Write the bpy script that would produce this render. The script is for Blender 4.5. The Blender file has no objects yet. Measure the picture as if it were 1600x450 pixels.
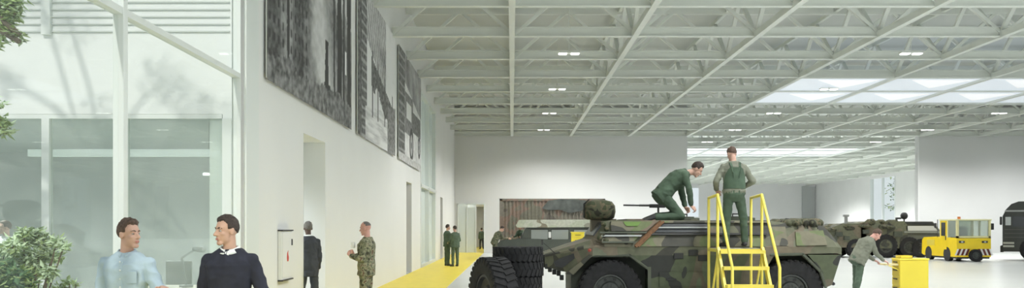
import bpy, bmesh, math, random
from mathutils import Vector, Matrix, noise
random.seed(7)
PI = math.pi
sc = bpy.context.scene
COL = sc.collection
F = 1400.0; HZ = 354.0; EYE = 1.65
def at(u, v, Y):
    s = Y / F
    return Vector(((u - 800) * s, Y, EYE + (HZ - v) * s))

# ------------------------------------------------------------------ materials
MATS = {}
def mat(name, col, rough=0.6, metal=0.0, var=0.0, scale=4.0, bump=0.0, emit=None, spec=0.5, coat=0.0):
    if name in MATS: return MATS[name]
    m = bpy.data.materials.new(name); m.use_nodes = True
    nt = m.node_tree; b = nt.nodes['Principled BSDF']
    b.inputs['Base Color'].default_value = (*col, 1)
    b.inputs['Roughness'].default_value = rough
    b.inputs['Metallic'].default_value = metal
    b.inputs['Specular IOR Level'].default_value = spec
    b.inputs['Coat Weight'].default_value = coat
    if emit:
        b.inputs['Emission Color'].default_value = (*emit[0], 1)
        b.inputs['Emission Strength'].default_value = emit[1]
    if var or bump:
        tc = nt.nodes.new('ShaderNodeTexCoord'); n = nt.nodes.new('ShaderNodeTexNoise')
        n.inputs['Scale'].default_value = scale; n.inputs['Detail'].default_value = 5
        nt.links.new(tc.outputs['Object'], n.inputs['Vector'])
        if var:
            r = nt.nodes.new('ShaderNodeValToRGB')
            r.color_ramp.elements[0].position = .3; r.color_ramp.elements[1].position = .7
            r.color_ramp.elements[0].color = (*[c * (1 - var) for c in col], 1)
            r.color_ramp.elements[1].color = (*[min(1, c * (1 + var)) for c in col], 1)
            nt.links.new(n.outputs['Fac'], r.inputs['Fac']); nt.links.new(r.outputs['Color'], b.inputs['Base Color'])
        if bump:
            bp = nt.nodes.new('ShaderNodeBump'); bp.inputs['Strength'].default_value = bump
            bp.inputs['Distance'].default_value = .02
            nt.links.new(n.outputs['Fac'], bp.inputs['Height']); nt.links.new(bp.outputs['Normal'], b.inputs['Normal'])
    MATS[name] = m; return m
def camo(name, cols, scale=1.6, rough=.75, stops=(0, .44, .52, .6), distort=.6):
    m = bpy.data.materials.new(name); m.use_nodes = True
    nt = m.node_tree; b = nt.nodes['Principled BSDF']; b.inputs['Roughness'].default_value = rough
    tc = nt.nodes.new('ShaderNodeTexCoord'); n = nt.nodes.new('ShaderNodeTexNoise')
    n.inputs['Scale'].default_value = scale; n.inputs['Detail'].default_value = 1.5; n.inputs['Distortion'].default_value = distort
    r = nt.nodes.new('ShaderNodeValToRGB'); cr = r.color_ramp; cr.interpolation = 'CONSTANT'
    cr.elements[0].position = stops[0]; cr.elements[0].color = (*cols[0], 1)
    cr.elements[1].position = stops[1]; cr.elements[1].color = (*cols[1], 1)
    for s, c in zip(stops[2:], cols[2:]):
        e = cr.elements.new(s); e.color = (*c, 1)
    n2 = nt.nodes.new('ShaderNodeTexNoise'); n2.inputs['Scale'].default_value = 9; n2.inputs['Detail'].default_value = 4
    mx = nt.nodes.new('ShaderNodeMixRGB'); mx.blend_type = 'OVERLAY'; mx.inputs['Fac'].default_value = .35
    nt.links.new(tc.outputs['Object'], n.inputs['Vector']); nt.links.new(tc.outputs['Object'], n2.inputs['Vector'])
    nt.links.new(n.outputs['Fac'], r.inputs['Fac']); nt.links.new(r.outputs['Color'], mx.inputs['Color1'])
    nt.links.new(n2.outputs['Fac'], mx.inputs['Color2']); nt.links.new(mx.outputs['Color'], b.inputs['Base Color'])
    MATS[name] = m; return m
def glass(name, tint=(.93, .97, .95), refl=1.0, milk=0.0):
    m = bpy.data.materials.new(name); m.use_nodes = True; nt = m.node_tree
    for n in list(nt.nodes): nt.nodes.remove(n)
    o = nt.nodes.new('ShaderNodeOutputMaterial'); t = nt.nodes.new('ShaderNodeBsdfTransparent'); t.inputs[0].default_value = (*tint, 1)
    g = nt.nodes.new('ShaderNodeBsdfGlossy'); g.inputs['Roughness'].default_value = .02; g.inputs[0].default_value = (.9, .95, .93, 1)
    f = nt.nodes.new('ShaderNodeFresnel'); f.inputs[0].default_value = 1.45
    ml = nt.nodes.new('ShaderNodeMath'); ml.operation = 'MULTIPLY'; ml.inputs[1].default_value = refl
    nt.links.new(f.outputs[0], ml.inputs[0])
    mx = nt.nodes.new('ShaderNodeMixShader'); nt.links.new(ml.outputs[0], mx.inputs[0])
    nt.links.new(t.outputs[0], mx.inputs[1]); nt.links.new(g.outputs[0], mx.inputs[2])
    last = mx
    if milk:
        d = nt.nodes.new('ShaderNodeBsdfDiffuse'); d.inputs[0].default_value = (.8, .86, .83, 1)
        m2 = nt.nodes.new('ShaderNodeMixShader'); m2.inputs[0].default_value = milk
        nt.links.new(mx.outputs[0], m2.inputs[1]); nt.links.new(d.outputs[0], m2.inputs[2]); last = m2
    nt.links.new(last.outputs[0], o.inputs[0]); MATS[name] = m; return m

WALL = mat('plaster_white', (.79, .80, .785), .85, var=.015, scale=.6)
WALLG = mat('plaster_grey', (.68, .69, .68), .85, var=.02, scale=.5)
FACADE = mat('facade_render', (.80, .83, .82), .9, var=.02, scale=1.5)
STEEL = mat('painted_steel', (.72, .75, .70), .5, var=.02, scale=2)
DECK = mat('roof_deck', (.60, .62, .585), .8, var=.04, scale=.4)
FRAME = mat('frame_white', (.74, .78, .76), .45)
GREYP = mat('grey_paint', (.36, .38, .37), .7)
DARKG = mat('dark_gap', (.10, .11, .105), .8)
GLASS = glass('clear_glass', tint=(.975, .985, .98), refl=.09, milk=.03)
GLASS2 = glass('office_glass', tint=(.93, .96, .945), refl=.4, milk=.12)  # milk in both clear panes paints the haze of reflections
FROST = glass('frosted_glass', refl=.5, milk=.65)
YEL = mat('yellow_paint', (.82, .66, .06), .4, var=.06, scale=3)
YELR = mat('yellow_rail', (.86, .72, .12), .4, var=.04, scale=6)
YELC = mat('cabinet_yellow', (.74, .60, .05), .4, var=.03, scale=2)
RUB = mat('rubber', (.018, .018, .019), .75, var=.3, scale=12, bump=.3, spec=.3)
RIM = mat('rim_green', (.045, .05, .045), .5, var=.2, scale=8)
BLACK = mat('black_metal', (.018, .019, .018), .6)
BLACKP = mat('black_plastic', (.03, .03, .03), .5)
CHROME = mat('bare_steel', (.55, .56, .56), .3, metal=.8)
WHITE = mat('white_paint', (.82, .83, .82), .5)
CLOUDW2 = mat('sky_gleam', (.3, .3, .3), .6, emit=((.95, .98, 1), .75))
CLOUDW = mat('white_lamp', (.9, .9, .9), .5, emit=((1, .99, .95), 3.0))
SKYE = mat('skylight_glow', (.32, .34, .36), .6, emit=((.86, .94, 1.0), .55))
G1, G2, G3, G4 = (.070, .085, .045), (.105, .09, .06), (.024, .026, .022), (.10, .12, .07)
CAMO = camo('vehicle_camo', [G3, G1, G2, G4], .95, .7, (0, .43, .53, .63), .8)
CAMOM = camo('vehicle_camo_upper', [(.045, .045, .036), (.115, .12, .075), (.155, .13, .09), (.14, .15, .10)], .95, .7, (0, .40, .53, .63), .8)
CAMOL = camo('vehicle_camo_light', [(.05, .05, .04), (.16, .15, .10), (.13, .16, .07), (.17, .13, .09)], 1.5, .7, (0, .4, .53, .62), .8)
CAMOF = camo('fatigue_camo', [(.06, .06, .04), (.17, .18, .11), (.30, .29, .19), (.14, .09, .06)], 17, .9, (0, .40, .53, .64), .4)
CAMOD = camo('fatigue_dark', [(.04, .045, .03), (.09, .11, .07), (.15, .15, .10), (.08, .06, .04)], 14, .9, (0, .42, .53, .62), .4)
CAMOB = camo('container_paint', [(.11, .10, .085), (.18, .165, .135), (.21, .155, .125), (.16, .155, .12)], .75, .8, (0, .38, .5, .58), .7)
NET = camo('net_cloth', [(.03, .03, .02), (.08, .085, .05), (.12, .10, .06), (.05, .06, .03)], 6, .95, (0, .42, .53, .6), .5)
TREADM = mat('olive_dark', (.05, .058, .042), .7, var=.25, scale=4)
OLIVE = mat('olive_paint', (.075, .085, .06), .7, var=.2, scale=3)
RUST = mat('rust_brown', (.17, .085, .04), .7, var=.3, scale=20)

# ------------------------------------------------------------------ mesh helpers
def link(o, parent=None):
    COL.objects.link(o)
    if parent: o.parent = parent
    return o
class MB:
    def __init__(s): s.b = bmesh.new(); s.mi = 0
    def _m(s, fs):
        for f in fs: f.material_index = s.mi
    def box(s, c, d, rot=None, bev=0):
        m = Matrix.Translation(Vector(c))
        if rot is not None: m = m @ (rot if isinstance(rot, Matrix) else Matrix.Rotation(rot, 4, 'Z'))
        m = m @ Matrix.Diagonal((d[0], d[1], d[2], 1))
        g = bmesh.ops.create_cube(s.b, size=1, matrix=m)
        fs = set(f for v in g['verts'] for f in v.link_faces); s._m(fs)
        if bev:
            es = set(e for v in g['verts'] for e in v.link_edges)
            r = bmesh.ops.bevel(s.b, geom=list(es), offset=bev, segments=2, affect='EDGES', profile=.6)
            s._m(r['faces'])
        return s
    def bb(s, x0, x1, y0, y1, z0, z1, bev=0):
        return s.box(((x0+x1)/2, (y0+y1)/2, (z0+z1)/2), (abs(x1-x0), abs(y1-y0), abs(z1-z0)), bev=bev)
    def rings(s, rings, cap=True, close=False):
        vs = [[s.b.verts.new(p) for p in r] for r in rings]; n = len(vs[0]); fs = []
        for a, c in zip(vs, vs[1:] + ([vs[0]] if close else [])):
            for i in range(n):
                fs.append(s.b.faces.new((a[i], a[(i+1) % n], c[(i+1) % n], c[i])))
        if cap and not close:
            fs.append(s.b.faces.new(vs[0][::-1])); fs.append(s.b.faces.new(vs[-1]))
        s._m(fs); return s
    def cap(s, a, b, ra, rb, n=10, ends=True):
        a, b = Vector(a), Vector(b); d = b - a; L = d.length or 1e-5; d /= L
        q = Vector((0, 0, 1)).rotation_difference(d); rr = []
        prof = []
        if ends:
            for t in (75, 45, 15): prof.append((-ra * math.sin(math.radians(t)), ra * math.cos(math.radians(t))))
            for t in (15, 45, 75): prof.append((L + rb * math.sin(math.radians(t)), rb * math.cos(math.radians(t))))
        else: prof = [(0, ra), (L, rb)]
        for z, r in prof:
            rr.append([a + q @ Vector((r * math.cos(2*PI*i/n), r * math.sin(2*PI*i/n), z)) for i in range(n)])
        return s.rings(rr)
    def cyl(s, a, b, r, n=12, r2=None): return s.cap(a, b, r, r if r2 is None else r2, n, False)
    def tube(s, pts, r, n=8):
        for a, b in zip(pts, pts[1:]): s.cap(a, b, r, r, n)
        return s
    def bar(s, a, b, w, h=None):
        a, b = Vector(a), Vector(b); d = b - a; h = h or w
        q = d.to_track_quat('Y', 'Z').to_matrix().to_4x4()
        return s.box((a + b) / 2, (w, d.length, h), rot=q)
    def ell(s, c, r, ax=None, n=14, m=9):
        c = Vector(c); ax = ax or (Vector((1,0,0)), Vector((0,1,0)), Vector((0,0,1))); rr = []
        for j in range(1, m):
            t = PI * j / m - PI/2; cz, sz = math.cos(t), math.sin(t)
            rr.append([c + ax[0]*(r[0]*cz*math.cos(2*PI*i/n)) + ax[1]*(r[1]*cz*math.sin(2*PI*i/n)) + ax[2]*(r[2]*sz) for i in range(n)])
        return s.rings(rr)
    def lathe(s, prof, c, axis=(0, 1, 0), n=40):   # prof: list of (r, h) along axis; closed loop
        c = Vector(c); q = Vector((0, 0, 1)).rotation_difference(Vector(axis).normalized()); rr = []
        for i in range(n):
            a = 2*PI*i/n
            rr.append([c + q @ Vector((r*math.cos(a), r*math.sin(a), h)) for r, h in prof])
        return s.rings(rr, cap=False, close=True)
    def prism(s, pts, a0, a1, axis='y'):    # pts polygon in the other two coordinates
        def mk(p, a): return {'y': (p[0], a, p[1]), 'x': (a, p[0], p[1]), 'z': (p[0], p[1], a)}[axis]
        return s.rings([[mk(p, a0) for p in pts], [mk(p, a1) for p in pts]])
    def build(s, name, m, parent=None, smooth=False):
        bmesh.ops.recalc_face_normals(s.b, faces=s.b.faces)
        me = bpy.data.meshes.new(name); s.b.to_mesh(me); s.b.free()
        for x in (m if isinstance(m, (list, tuple)) else [m]): me.materials.append(x)
        if smooth:
            for p in me.polygons: p.use_smooth = True
            if smooth != 'full':
                try: me.set_sharp_from_angle(angle=math.radians(35))
                except Exception: pass
        o = bpy.data.objects.new(name, me); return link(o, parent)
def tag(o, label=None, cat=None, group=None, kind=None):
    if label: o['label'] = label
    if cat: o['category'] = cat
    if group: o['group'] = group
    if kind: o['kind'] = kind
    return o
def thing(name, label, cat, loc=(0, 0, 0), rz=0, group=None):
    o = bpy.data.objects.new(name, None); o.empty_display_size = .2; COL.objects.link(o)
    o.location = loc; o.rotation_euler = (0, 0, rz)
    return tag(o, label, cat, group)
def copy_tree(o, parent=None):
    c = o.copy(); COL.objects.link(c); c.parent = parent
    for ch in list(o.children): copy_tree(ch, c)
    return c
def struct(name, mb, m, label, cat='room', smooth=False):
    o = mb.build(name, m, smooth=smooth); return tag(o, label, cat, kind='structure')
def holed(mb, lo, hi, z0, z1, t0, t1, holes, axis):
    """wall slab running along 'y' (thickness in x) or 'x' (thickness in y), with rectangular holes (a0,a1,z0,z1)"""
    cuts = sorted(set([lo, hi] + [h[0] for h in holes] + [h[1] for h in holes]))
    for a, b in zip(cuts, cuts[1:]):
        hs = sorted((h[2], h[3]) for h in holes if h[0] <= a + 1e-6 and h[1] >= b - 1e-6)
        z = z0; segs = []
        for h in hs:
            if h[0] > z: segs.append((z, h[0]))
            z = h[1]
        if z < z1: segs.append((z, z1))
        for s0, s1 in segs:
            if axis == 'y': mb.bb(t0, t1, a, b, s0, s1)
            else: mb.bb(a, b, t0, t1, s0, s1)
    return mb
# ------------------------------------------------------------------ the room
WX = -3.63; FY = 56.5; M = 3.67; ZB = 7.34; ZT = 9.0; ZD = 9.25
FLOOR = mat('hall_floor', (.74, .765, .745), .22, var=.02, scale=.35)
struct('floor', MB().bb(WX - .35, 42.4, -3, 124.4, -.2, 0), FLOOR, 'pale glossy concrete hall floor', 'floor')
struct('trim_1', MB().bb(WX, -1.77, -3, 72, 0, .004), YEL, 'yellow painted walkway along the left wall', 'floor marking')
struct('ground', MB().bb(-16, WX - .36, -6, 11.8, -.25, -.05), mat('courtyard_paving', (.5, .52, .48), .9, var=.1, scale=2), 'courtyard paving outside the glass', 'ground')
# left wall with doorways and a tall glazed bay
lw = MB(); DH = [(15.6, 17.42, 0, 3.28), (30.8, 32.4, 0, 3.2), (35.6, 42.4, 0, 7.1), (45.4, 46.9, 0, 3.15)]
holed(lw, 12.0, FY, 0, ZD, WX - .42, WX, DH, 'y')
struct('wall_left', lw, WALL, 'tall white side wall carrying the photo murals', 'wall')
fw = MB(); holed(fw, WX - .42, 37.1, 0, ZD, FY, FY + .4, [(-3.4, -1.72, 0, 3.1), (11.05, 25.6, 0, ZD)], 'x')
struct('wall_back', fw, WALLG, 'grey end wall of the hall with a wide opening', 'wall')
struct('wall_right', MB().bb(36.75, 37.1, 8, FY, 0, ZD), WALL, 'white right wall', 'wall')
# rear hall
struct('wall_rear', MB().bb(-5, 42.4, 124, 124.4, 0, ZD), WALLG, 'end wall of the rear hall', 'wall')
rr = MB(); holed(rr, FY + .4, 124, 0, ZD, 42.0, 42.4, [(98.2, 105, 0, 7.2)], 'y')
struct('wall_far_right', rr, WALL, 'right wall of the rear hall with a tall window', 'wall')
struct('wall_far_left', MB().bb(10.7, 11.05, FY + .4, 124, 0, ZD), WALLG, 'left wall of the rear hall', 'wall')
struct('grey_panel', MB().bb(40.1, 41.95, 123.85, 124.0, 0, 7.2), GREYP, 'tall grey panel in the rear hall corner', 'door')  # darker grey panel set against the end wall at its corner
# ceiling: roof deck with an opening for the added light panel
dk = MB()
xs = [WX - .42, 4 * M, 36.7, 42.4]
dk.bb(WX - .42, 42.4, 9, FY + .4, ZD, ZD + .2)
dk.bb(10.7, 42.4, FY + .4, 124.4, ZD, ZD + .2)
struct('ceiling', dk, DECK, 'grey green roof deck above the trusses', 'ceiling')
nr = MB(); nr.bb(WX - .42, 37.1, -3, 1, ZD, ZD + .2); nr.bb(WX-.42, 1, 1, 9, ZD, ZD + .2); nr.bb(27, 37.1, 1, 9, ZD, ZD+.2)
struct('ceiling_front', nr, DECK, 'roof deck above the camera', 'ceiling')
# laylights, and one added glowing panel out of view over the front
def fillpanel(name, x0, x1, y0, y1, label, bars=7, z=ZD):
    ZD = z
    o = MB().bb(x0, x1, y0, y1, ZD + .1, ZD + .14).build(name, SKYE); tag(o, label, 'skylight', kind='structure')
    m = MB(); n = bars
    for i in range(1, n): m.bb(x0 + (x1-x0)*i/n - .05, x0 + (x1-x0)*i/n + .05, y0, y1, ZD + .03, ZD + .1)
    m.bb(x0, x1, (y0+y1)/2-.05, (y0+y1)/2+.05, ZD+.03, ZD+.1)
    m.build('glazing_bar', FRAME, o)
def laylight(name, x0, x1, y0, y1, label):
    z = ZB + .06
    o = MB().bb(x0, x1, y0, y1, z, z + .03).build(name, SKYE); tag(o, label, 'skylight', kind='structure')
    for x in [x0 + i*M for i in range(int((x1 - x0)/M) + 1)]:
        for y in (y0, (y0 + y1)/2): 
            MB().rings([[(x + 1.0, y + .9, z - .012), (x + 3.4, y + .9, z - .012), (x + 2.6, y + 2.9, z - .012)], [(x + 1.0, y + .9, z - .004), (x + 3.4, y + .9, z - .004), (x + 2.6, y + 2.9, z - .004)]]).build('sky_gleam', CLOUDW2, o)  # triangles of brighter sky, painted as glow below the laylight
    f = MB(); f.bb(x0 - .05, x1, y0 - .05, y0, z - .1, z + .1); f.bb(x0 - .05, x1, y1, y1 + .05, z - .1, z + .1); f.build('frame', STEEL, o)
laylight('window_1', 3*M, 36.7, FY - .25 - 6*M, FY - .25 - 4*M, 'wide white laylight between the trusses, upper right')
laylight('window_2', 11.1, 7*M, FY + 2.3*M, FY + 4.4*M, 'distant white laylight strip in the rear hall')
fillpanel('window_3', 1, 27, 1, 9, 'rooflight added out of view to light the hall front', 7)  # glowing panel added above the view to light the front

# ------------------------------------------------------------------ left glass wall (courtyard side)
def post(name, y, w=.1): 
    return struct(name, MB().bb(WX - .1, WX, y - w/2, y + w/2, 0, ZD, bev=.006), FRAME, 'white steel post of the courtyard glass wall', 'post')
post('trim_2', 8.42); post('trim_3', 4.9); post('trim_4', 12.06, .16); post('trim_5', 1.4)
struct('trim_6', MB().bb(WX - .1, WX - .005, -2, 11.98, 3.635, 3.70), FRAME, 'white transom of the courtyard glass wall', 'transom')
n = 4
for y0, y1 in ((8.47, 11.97), (4.95, 8.37), (1.45, 4.85), (-2, 1.35)):
    for z0, z1 in ((0.05, 3.62), (3.71, 9.1)):
        struct('window_%d' % n, MB().bb(WX - .055, WX - .045, y0, y1, z0, z1), GLASS, 'clear pane of the courtyard glass wall', 'window'); n += 1
# pilaster strip where glass meets wall
struct('trim_7', MB().bb(WX - .3, WX + .03, 12.14, 12.75, 0, ZD, bev=.01), FRAME, 'white pilaster at the end of the murals wall', 'pilaster')
# courtyard back facade facing the camera
fc = MB(); holed(fc, -15, WX - .11, 0, 9.4, 11.95, 12.2, [(-14.5, -3.86, 0, 3.15)], 'x')
struct('wall_courtyard', fc, FACADE, 'sunlit white facade across the courtyard', 'wall')
lv = MB()
for i in range(12): lv.bb(-14.5, -3.76, 11.92, 11.95, 4.24 + i*.098, 4.256 + i*.098)
struct('trim_8', lv, mat('louvre_grey', (.60, .64, .62), .6), 'thin horizontal grey louvres high on the facade', 'louvre')
fm = MB()
for u0, u1 in ((63, 75), (346, 360), (190, 197)):
    fm.bb((u0-800)/117.6, (u1-800)/117.6, 11.93, 12.03, 0, 3.09)
fm.bb(-9.2, -9.1, 11.93, 12.03, 0, 3.09); fm.bb(-14.5, -3.87, 11.955, 12.03, 3.09, 3.149); fm.bb(-14.5, -3.87, 11.94, 12.03, 0, .08)
struct('trim_9', fm, FRAME, 'white frame of the office glazing', 'frame')
struct('trim_10', MB().bb(-6.25, -6.13, 11.88, 11.95, 4.2, 9), FRAME, 'white facade strip above the office', 'frame')
struct('window_12', MB().bb(-14.5, -3.76, 11.975, 11.985, .08, 3.1), GLASS2, 'office glazing across the courtyard', 'window')
# office behind the glazing
of = MB(); of.bb(-15, WX - .42, 20, 20.2, -.05, 3.5); of.bb(-15.2, -15, 12, 20.2, -.05, 3.5)
struct('wall_office', of, mat('office_wall', (.54, .565, .55), .8), 'grey green rear wall of the office', 'wall')
struct('ceiling_office', MB().bb(-15, WX - .42, 12.2, 20.2, 3.3, 3.45), mat('office_ceiling', (.42, .46, .44), .8), 'office ceiling', 'ceiling')
struct('floor_office', MB().bb(-15, WX - .42, 11.8, 20, -.2, -.01), mat('office_floor', (.45, .47, .45), .6), 'office floor', 'floor')
# service corridor behind left wall
cr = MB(); cr.bb(-6.4, -6.2, 20.2, 35.4, 0, 3.6); cr.bb(-6.2, WX - .42, 35.2, 35.4, 0, 3.6); cr.bb(-6.2, WX - .42, 20.2, 35.2, 3.4, 3.6)
cr.bb(-6.4, -6.2, 42.6, 56, 0, 3.6); cr.bb(-6.2, WX - .42, 42.6, 42.8, 0, 3.6); cr.bb(-6.2, WX-.42, 42.8, 56, 3.4, 3.6); cr.bb(-6.2, WX-.42, 55.8, 56, 0, 3.6)
struct('wall_corridor', cr, WALLG, 'corridor behind the side wall', 'wall')
struct('floor_corridor', MB().bb(-6.4, WX - .35, 20, 56.5, -.2, -.002), WALLG, 'corridor floor', 'floor')
# tall glazed bay in left wall
bm_ = MB(); y0, y1 = 35.6, 42.4
for y in (y0 + .06, (y0 + y1)/2, y1 - .06): bm_.bb(WX - .3, WX + .02, y - .07, y + .07, 0, 7.1)
for z in (.06, 3.3, 7.04): bm_.bb(WX - .3, WX + .02, y0, y1, z - .07, z + .07)
struct('trim_11', bm_, FRAME, 'white frame of the tall glazed bay', 'frame')
struct('window_13', MB().bb(WX - .16, WX - .15, y0, y1, 0, 7.1), FROST, 'bright tall glazed bay at the end of the murals', 'window')
# corridor beyond the small opening in the end wall
ec = MB(); ec.bb(-3.8, -3.6, FY + .4, 72, 0, 3.3); ec.bb(-1.72, -1.5, FY + .4, 72, 0, 3.3); ec.bb(-3.8, -1.5, 72, 72.2, 0, 3.3); ec.bb(-3.8, -1.5, FY + .4, 72.2, 3.2, 3.4)
struct('wall_passage', ec, WHITE, 'white passage beyond the small opening', 'wall')
struct('floor_passage', MB().bb(-3.8, -1.5, FY + .38, 72.2, -.2, -.001), YEL, 'yellow floor of the passage', 'floor')
pf = MB()
for x in (-3.4, -2.84, -2.28, -1.74): pf.bb(x - .03, x + .03, FY - .08, FY + .02, 0, 3.1)
pf.bb(-3.43, -1.7, FY - .08, FY + .02, 3.04, 3.12)
struct('door_2', pf, FRAME, 'white framed glass passage doors in the end wall', 'door')
struct('window_14', MB().bb(-3.4, -2.28, FY - .03, FY - .02, .02, 3.05), FROST, 'frosted glass leaf of the passage doors', 'window')
# windows of rear hall
struct('window_15', MB().bb(42.15, 42.16, 98.2, 105, 0, 7.2), GLASS, 'tall window in the rear hall', 'window')
wf = MB()
for y in (98.2, 101.6, 105): wf.bb(41.95, 42.2, y - .1, y + .1, 0, 7.2)
struct('trim_12', wf, FRAME, 'white frame of the tall rear window', 'frame')
wg = MB().bb(24.2, 25.8, 123.9, 123.98, 3, 7).build('window_16', SKYE); tag(wg, 'small bright window in the rear hall end wall', 'window', kind='structure')
struct('lit_reveal', MB().bb(25.6, 25.66, FY - .02, FY + .42, 0, ZD), WHITE, 'white strip painting the lit reveal at the opening edge', 'trim')  # thin white strip paints the light on the wall-end reveal

# ------------------------------------------------------------------ roof trusses
ORD = ['', 'first', 'second', 'third', 'fourth', 'fifth', 'sixth', 'seventh', 'eighth', 'ninth', 'tenth', 'eleventh', 'twelfth', 'thirteenth', 'fourteenth', 'fifteenth', 'sixteenth', 'seventeenth', 'eighteenth']
web_up = MB().bar((0, 0, ZB + .05), (M/2, 0, ZT), .12, .10).build('diagonal_brace', STEEL)
web_dn = MB().bar((M/2, 0, ZT), (M, 0, ZB + .05), .12, .10).build('diagonal_brace', STEEL)
COL.objects.unlink(web_up); COL.objects.unlink(web_dn)
def cross_truss(label, y, x0, bays, parts=True, group=None):
    t = thing('roof_truss', label, 'truss', (x0, y, 0), 0, group)
    MB().bb(0, bays*M, -.09, .09, ZB - .0, ZB + .03).bb(0, bays*M, -.02, .02, ZB + .03, ZB + .27).bb(0, bays*M, -.09, .09, ZB + .27, ZB + .29).build('bottom_chord', STEEL, t)
    MB().bb(0, bays*M, -.07, .07, ZT - .12, ZT + .1).build('top_chord', STEEL, t)
    if parts:
        for i in range(bays):
            for w in (web_up, web_dn):
                c = w.copy(); COL.objects.link(c); c.parent = t; c.location = (i*M, 0, 0)
    else:
        m = MB()
        for i in range(bays):
            m.bar((i*M, 0, ZB + .05), (i*M + M/2, 0, ZT), .09); m.bar((i*M + M/2, 0, ZT), (i*M + M, 0, ZB + .05), .09)
        m.build('bracing', STEEL, t)
    return t
for k in range(0, 10):
    cross_truss('white cross truss of the main hall roof, %s from the grey end wall' % ORD[k+1], FY - .25 - k*M, WX + .02, 10 if k else 10, True, 'cross trusses of the main hall roof')
for k in range(1, 18):
    cross_truss('white cross truss in the rear hall roof, %s beyond the wide opening' % ORD[k], FY + k*M, 11.1, 8, False, 'cross trusses of the rear hall roof')
def long_truss(label, x, y0, bays, parts, group):
    t = thing('lengthwise_truss', label, 'truss', (x, y0, 0), PI/2, group)
    MB().bb(0, bays*M, -.085, .085, ZB - .03, ZB + .16).build('bottom_chord', STEEL, t)
    MB().bb(0, bays*M, -.06, .06, ZT - .06, ZT + .08).build('top_chord', STEEL, t)
    if parts:
        for i in range(bays):
            for w in (web_up, web_dn):
                c = w.copy(); COL.objects.link(c); c.parent = t; c.location = (i*M, 0, 0)
    else:
        m = MB()
        for i in range(bays):
            m.bar((i*M, 0, ZB + .05), (i*M + M/2, 0, ZT), .09); m.bar((i*M + M/2, 0, ZT), (i*M + M, 0, ZB + .05), .09)
        m.build('bracing', STEEL, t)
for i in range(0, 10):
    long_truss('white lengthwise truss of the main hall roof, %s from the murals wall' % ORD[i+1], i*M, FY - .15 - 10*M, 10, True, 'lengthwise trusses of the main hall roof')
for i in range(4, 12):
    long_truss('white lengthwise truss in the rear hall roof, %s from its left wall' % ORD[i-3], i*M, FY + .45, 18, False, 'lengthwise trusses of the rear hall roof')

# ------------------------------------------------------------------ ceiling lamps
def lamp(x, y, label):
    t = thing('ceiling_lamp', label, 'lamp', (x, y, ZB - .06), 0, 'twin ceiling lamps')
    MB().bb(-.36, .36, -.14, .14, .03, .07, bev=.008).build('housing', STEEL, t)
    for s in (-1, 1): MB().bb(s*.2 - .13, s*.2 + .13, -.11, .11, 0, .035).build('lamp_panel', CLOUDW, t)
    MB().cyl((0, 0, .07), (0, 0, ZT - ZB + .1), .012, 6).build('hanger', STEEL, t)
names = {0: 'the left row', 1: 'the middle row', 2: 'the right row'}
for i, x in enumerate((1.86, 13.05, 24.3)):
    for r, y in enumerate((29.3, 36.9, 44.7, 52.4)):
        if i == 2 and r < 2: continue
        lamp(x, y, 'twin square ceiling lamp in %s, %s from the grey end wall' % (names[i], ORD[4 - r]))
        l = bpy.data.lights.new('lamp_light', 'SPOT'); l.energy = (1500, 1500, 1450, 1200)[r]; l.spot_size = 2.7; l.spot_blend = .6; l.shadow_soft_size = .25; l.color = (1, .985, .95)
        lo = bpy.data.objects.new('lamp_light', l); COL.objects.link(lo); lo.location = (x, y, ZB - .12)
for x in (13.05, 24.3):
    lamp(x, 59.9, 'twin square ceiling lamp just beyond the wide opening, at its %s side' % ('left' if x < 20 else 'right'))

# ------------------------------------------------------------------ photo murals (flat prints, painted as vertex colours)
def fbm(x, y, z=0.0): return noise.fractal(Vector((x, y, z)), .9, 2.1, 5)
def smooth(a, b, x):
    t = max(0, min(1, (x - a) / (b - a))); return t*t*(3 - 2*t)
def mural(y0, y1, fn, label, seed, gain=1.0, nx=200, nz=110):
    z0, z1 = 3.8, 7.42
    me = bpy.data.meshes.new('photo_mural'); vs = []; fs = []; cs = []
    for j in range(nz + 1):
        for i in range(nx + 1):
            s, t = i/nx, j/nz
            vs.append((0, (s - .5)*(y1 - y0), (t - .5)*(z1 - z0)))
            g = max(.03, min(.85, ((fn(s, t, seed) - .2)*1.35 + .2)*gain)); cs.append(g)
    for j in range(nz):
        for i in range(nx):
            a = j*(nx+1) + i; fs.append((a, a+1, a+nx+2, a+nx+1))
    me.from_pydata(vs, [], fs); ca = me.color_attributes.new('tone', 'FLOAT_COLOR', 'POINT')
    for i, g in enumerate(cs): ca.data[i].color = (g, g*1.01, g*1.005, 1)
    m = bpy.data.materials.new('mural_print'); m.use_nodes = True; nt = m.node_tree; b = nt.nodes['Principled BSDF']
    b.inputs['Roughness'].default_value = .7
    a = nt.nodes.new('ShaderNodeAttribute'); a.attribute_name = 'tone'; nt.links.new(a.outputs['Color'], b.inputs['Base Color'])
    me.materials.append(m)
    t = thing('photo_mural', label, 'mural', (WX + .045, (y0+y1)/2, (z0+z1)/2), 0, 'black and white photo murals')
    o = bpy.data.objects.new('print', me); link(o, t); o.location = (.015, 0, 0)
    MB().bb(-.015, .012, -(y1-y0)/2+.03, (y1-y0)/2-.03, -(z1-z0)/2+.03, (z1-z0)/2-.03).build('backing_board', WHITE, t)
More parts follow.
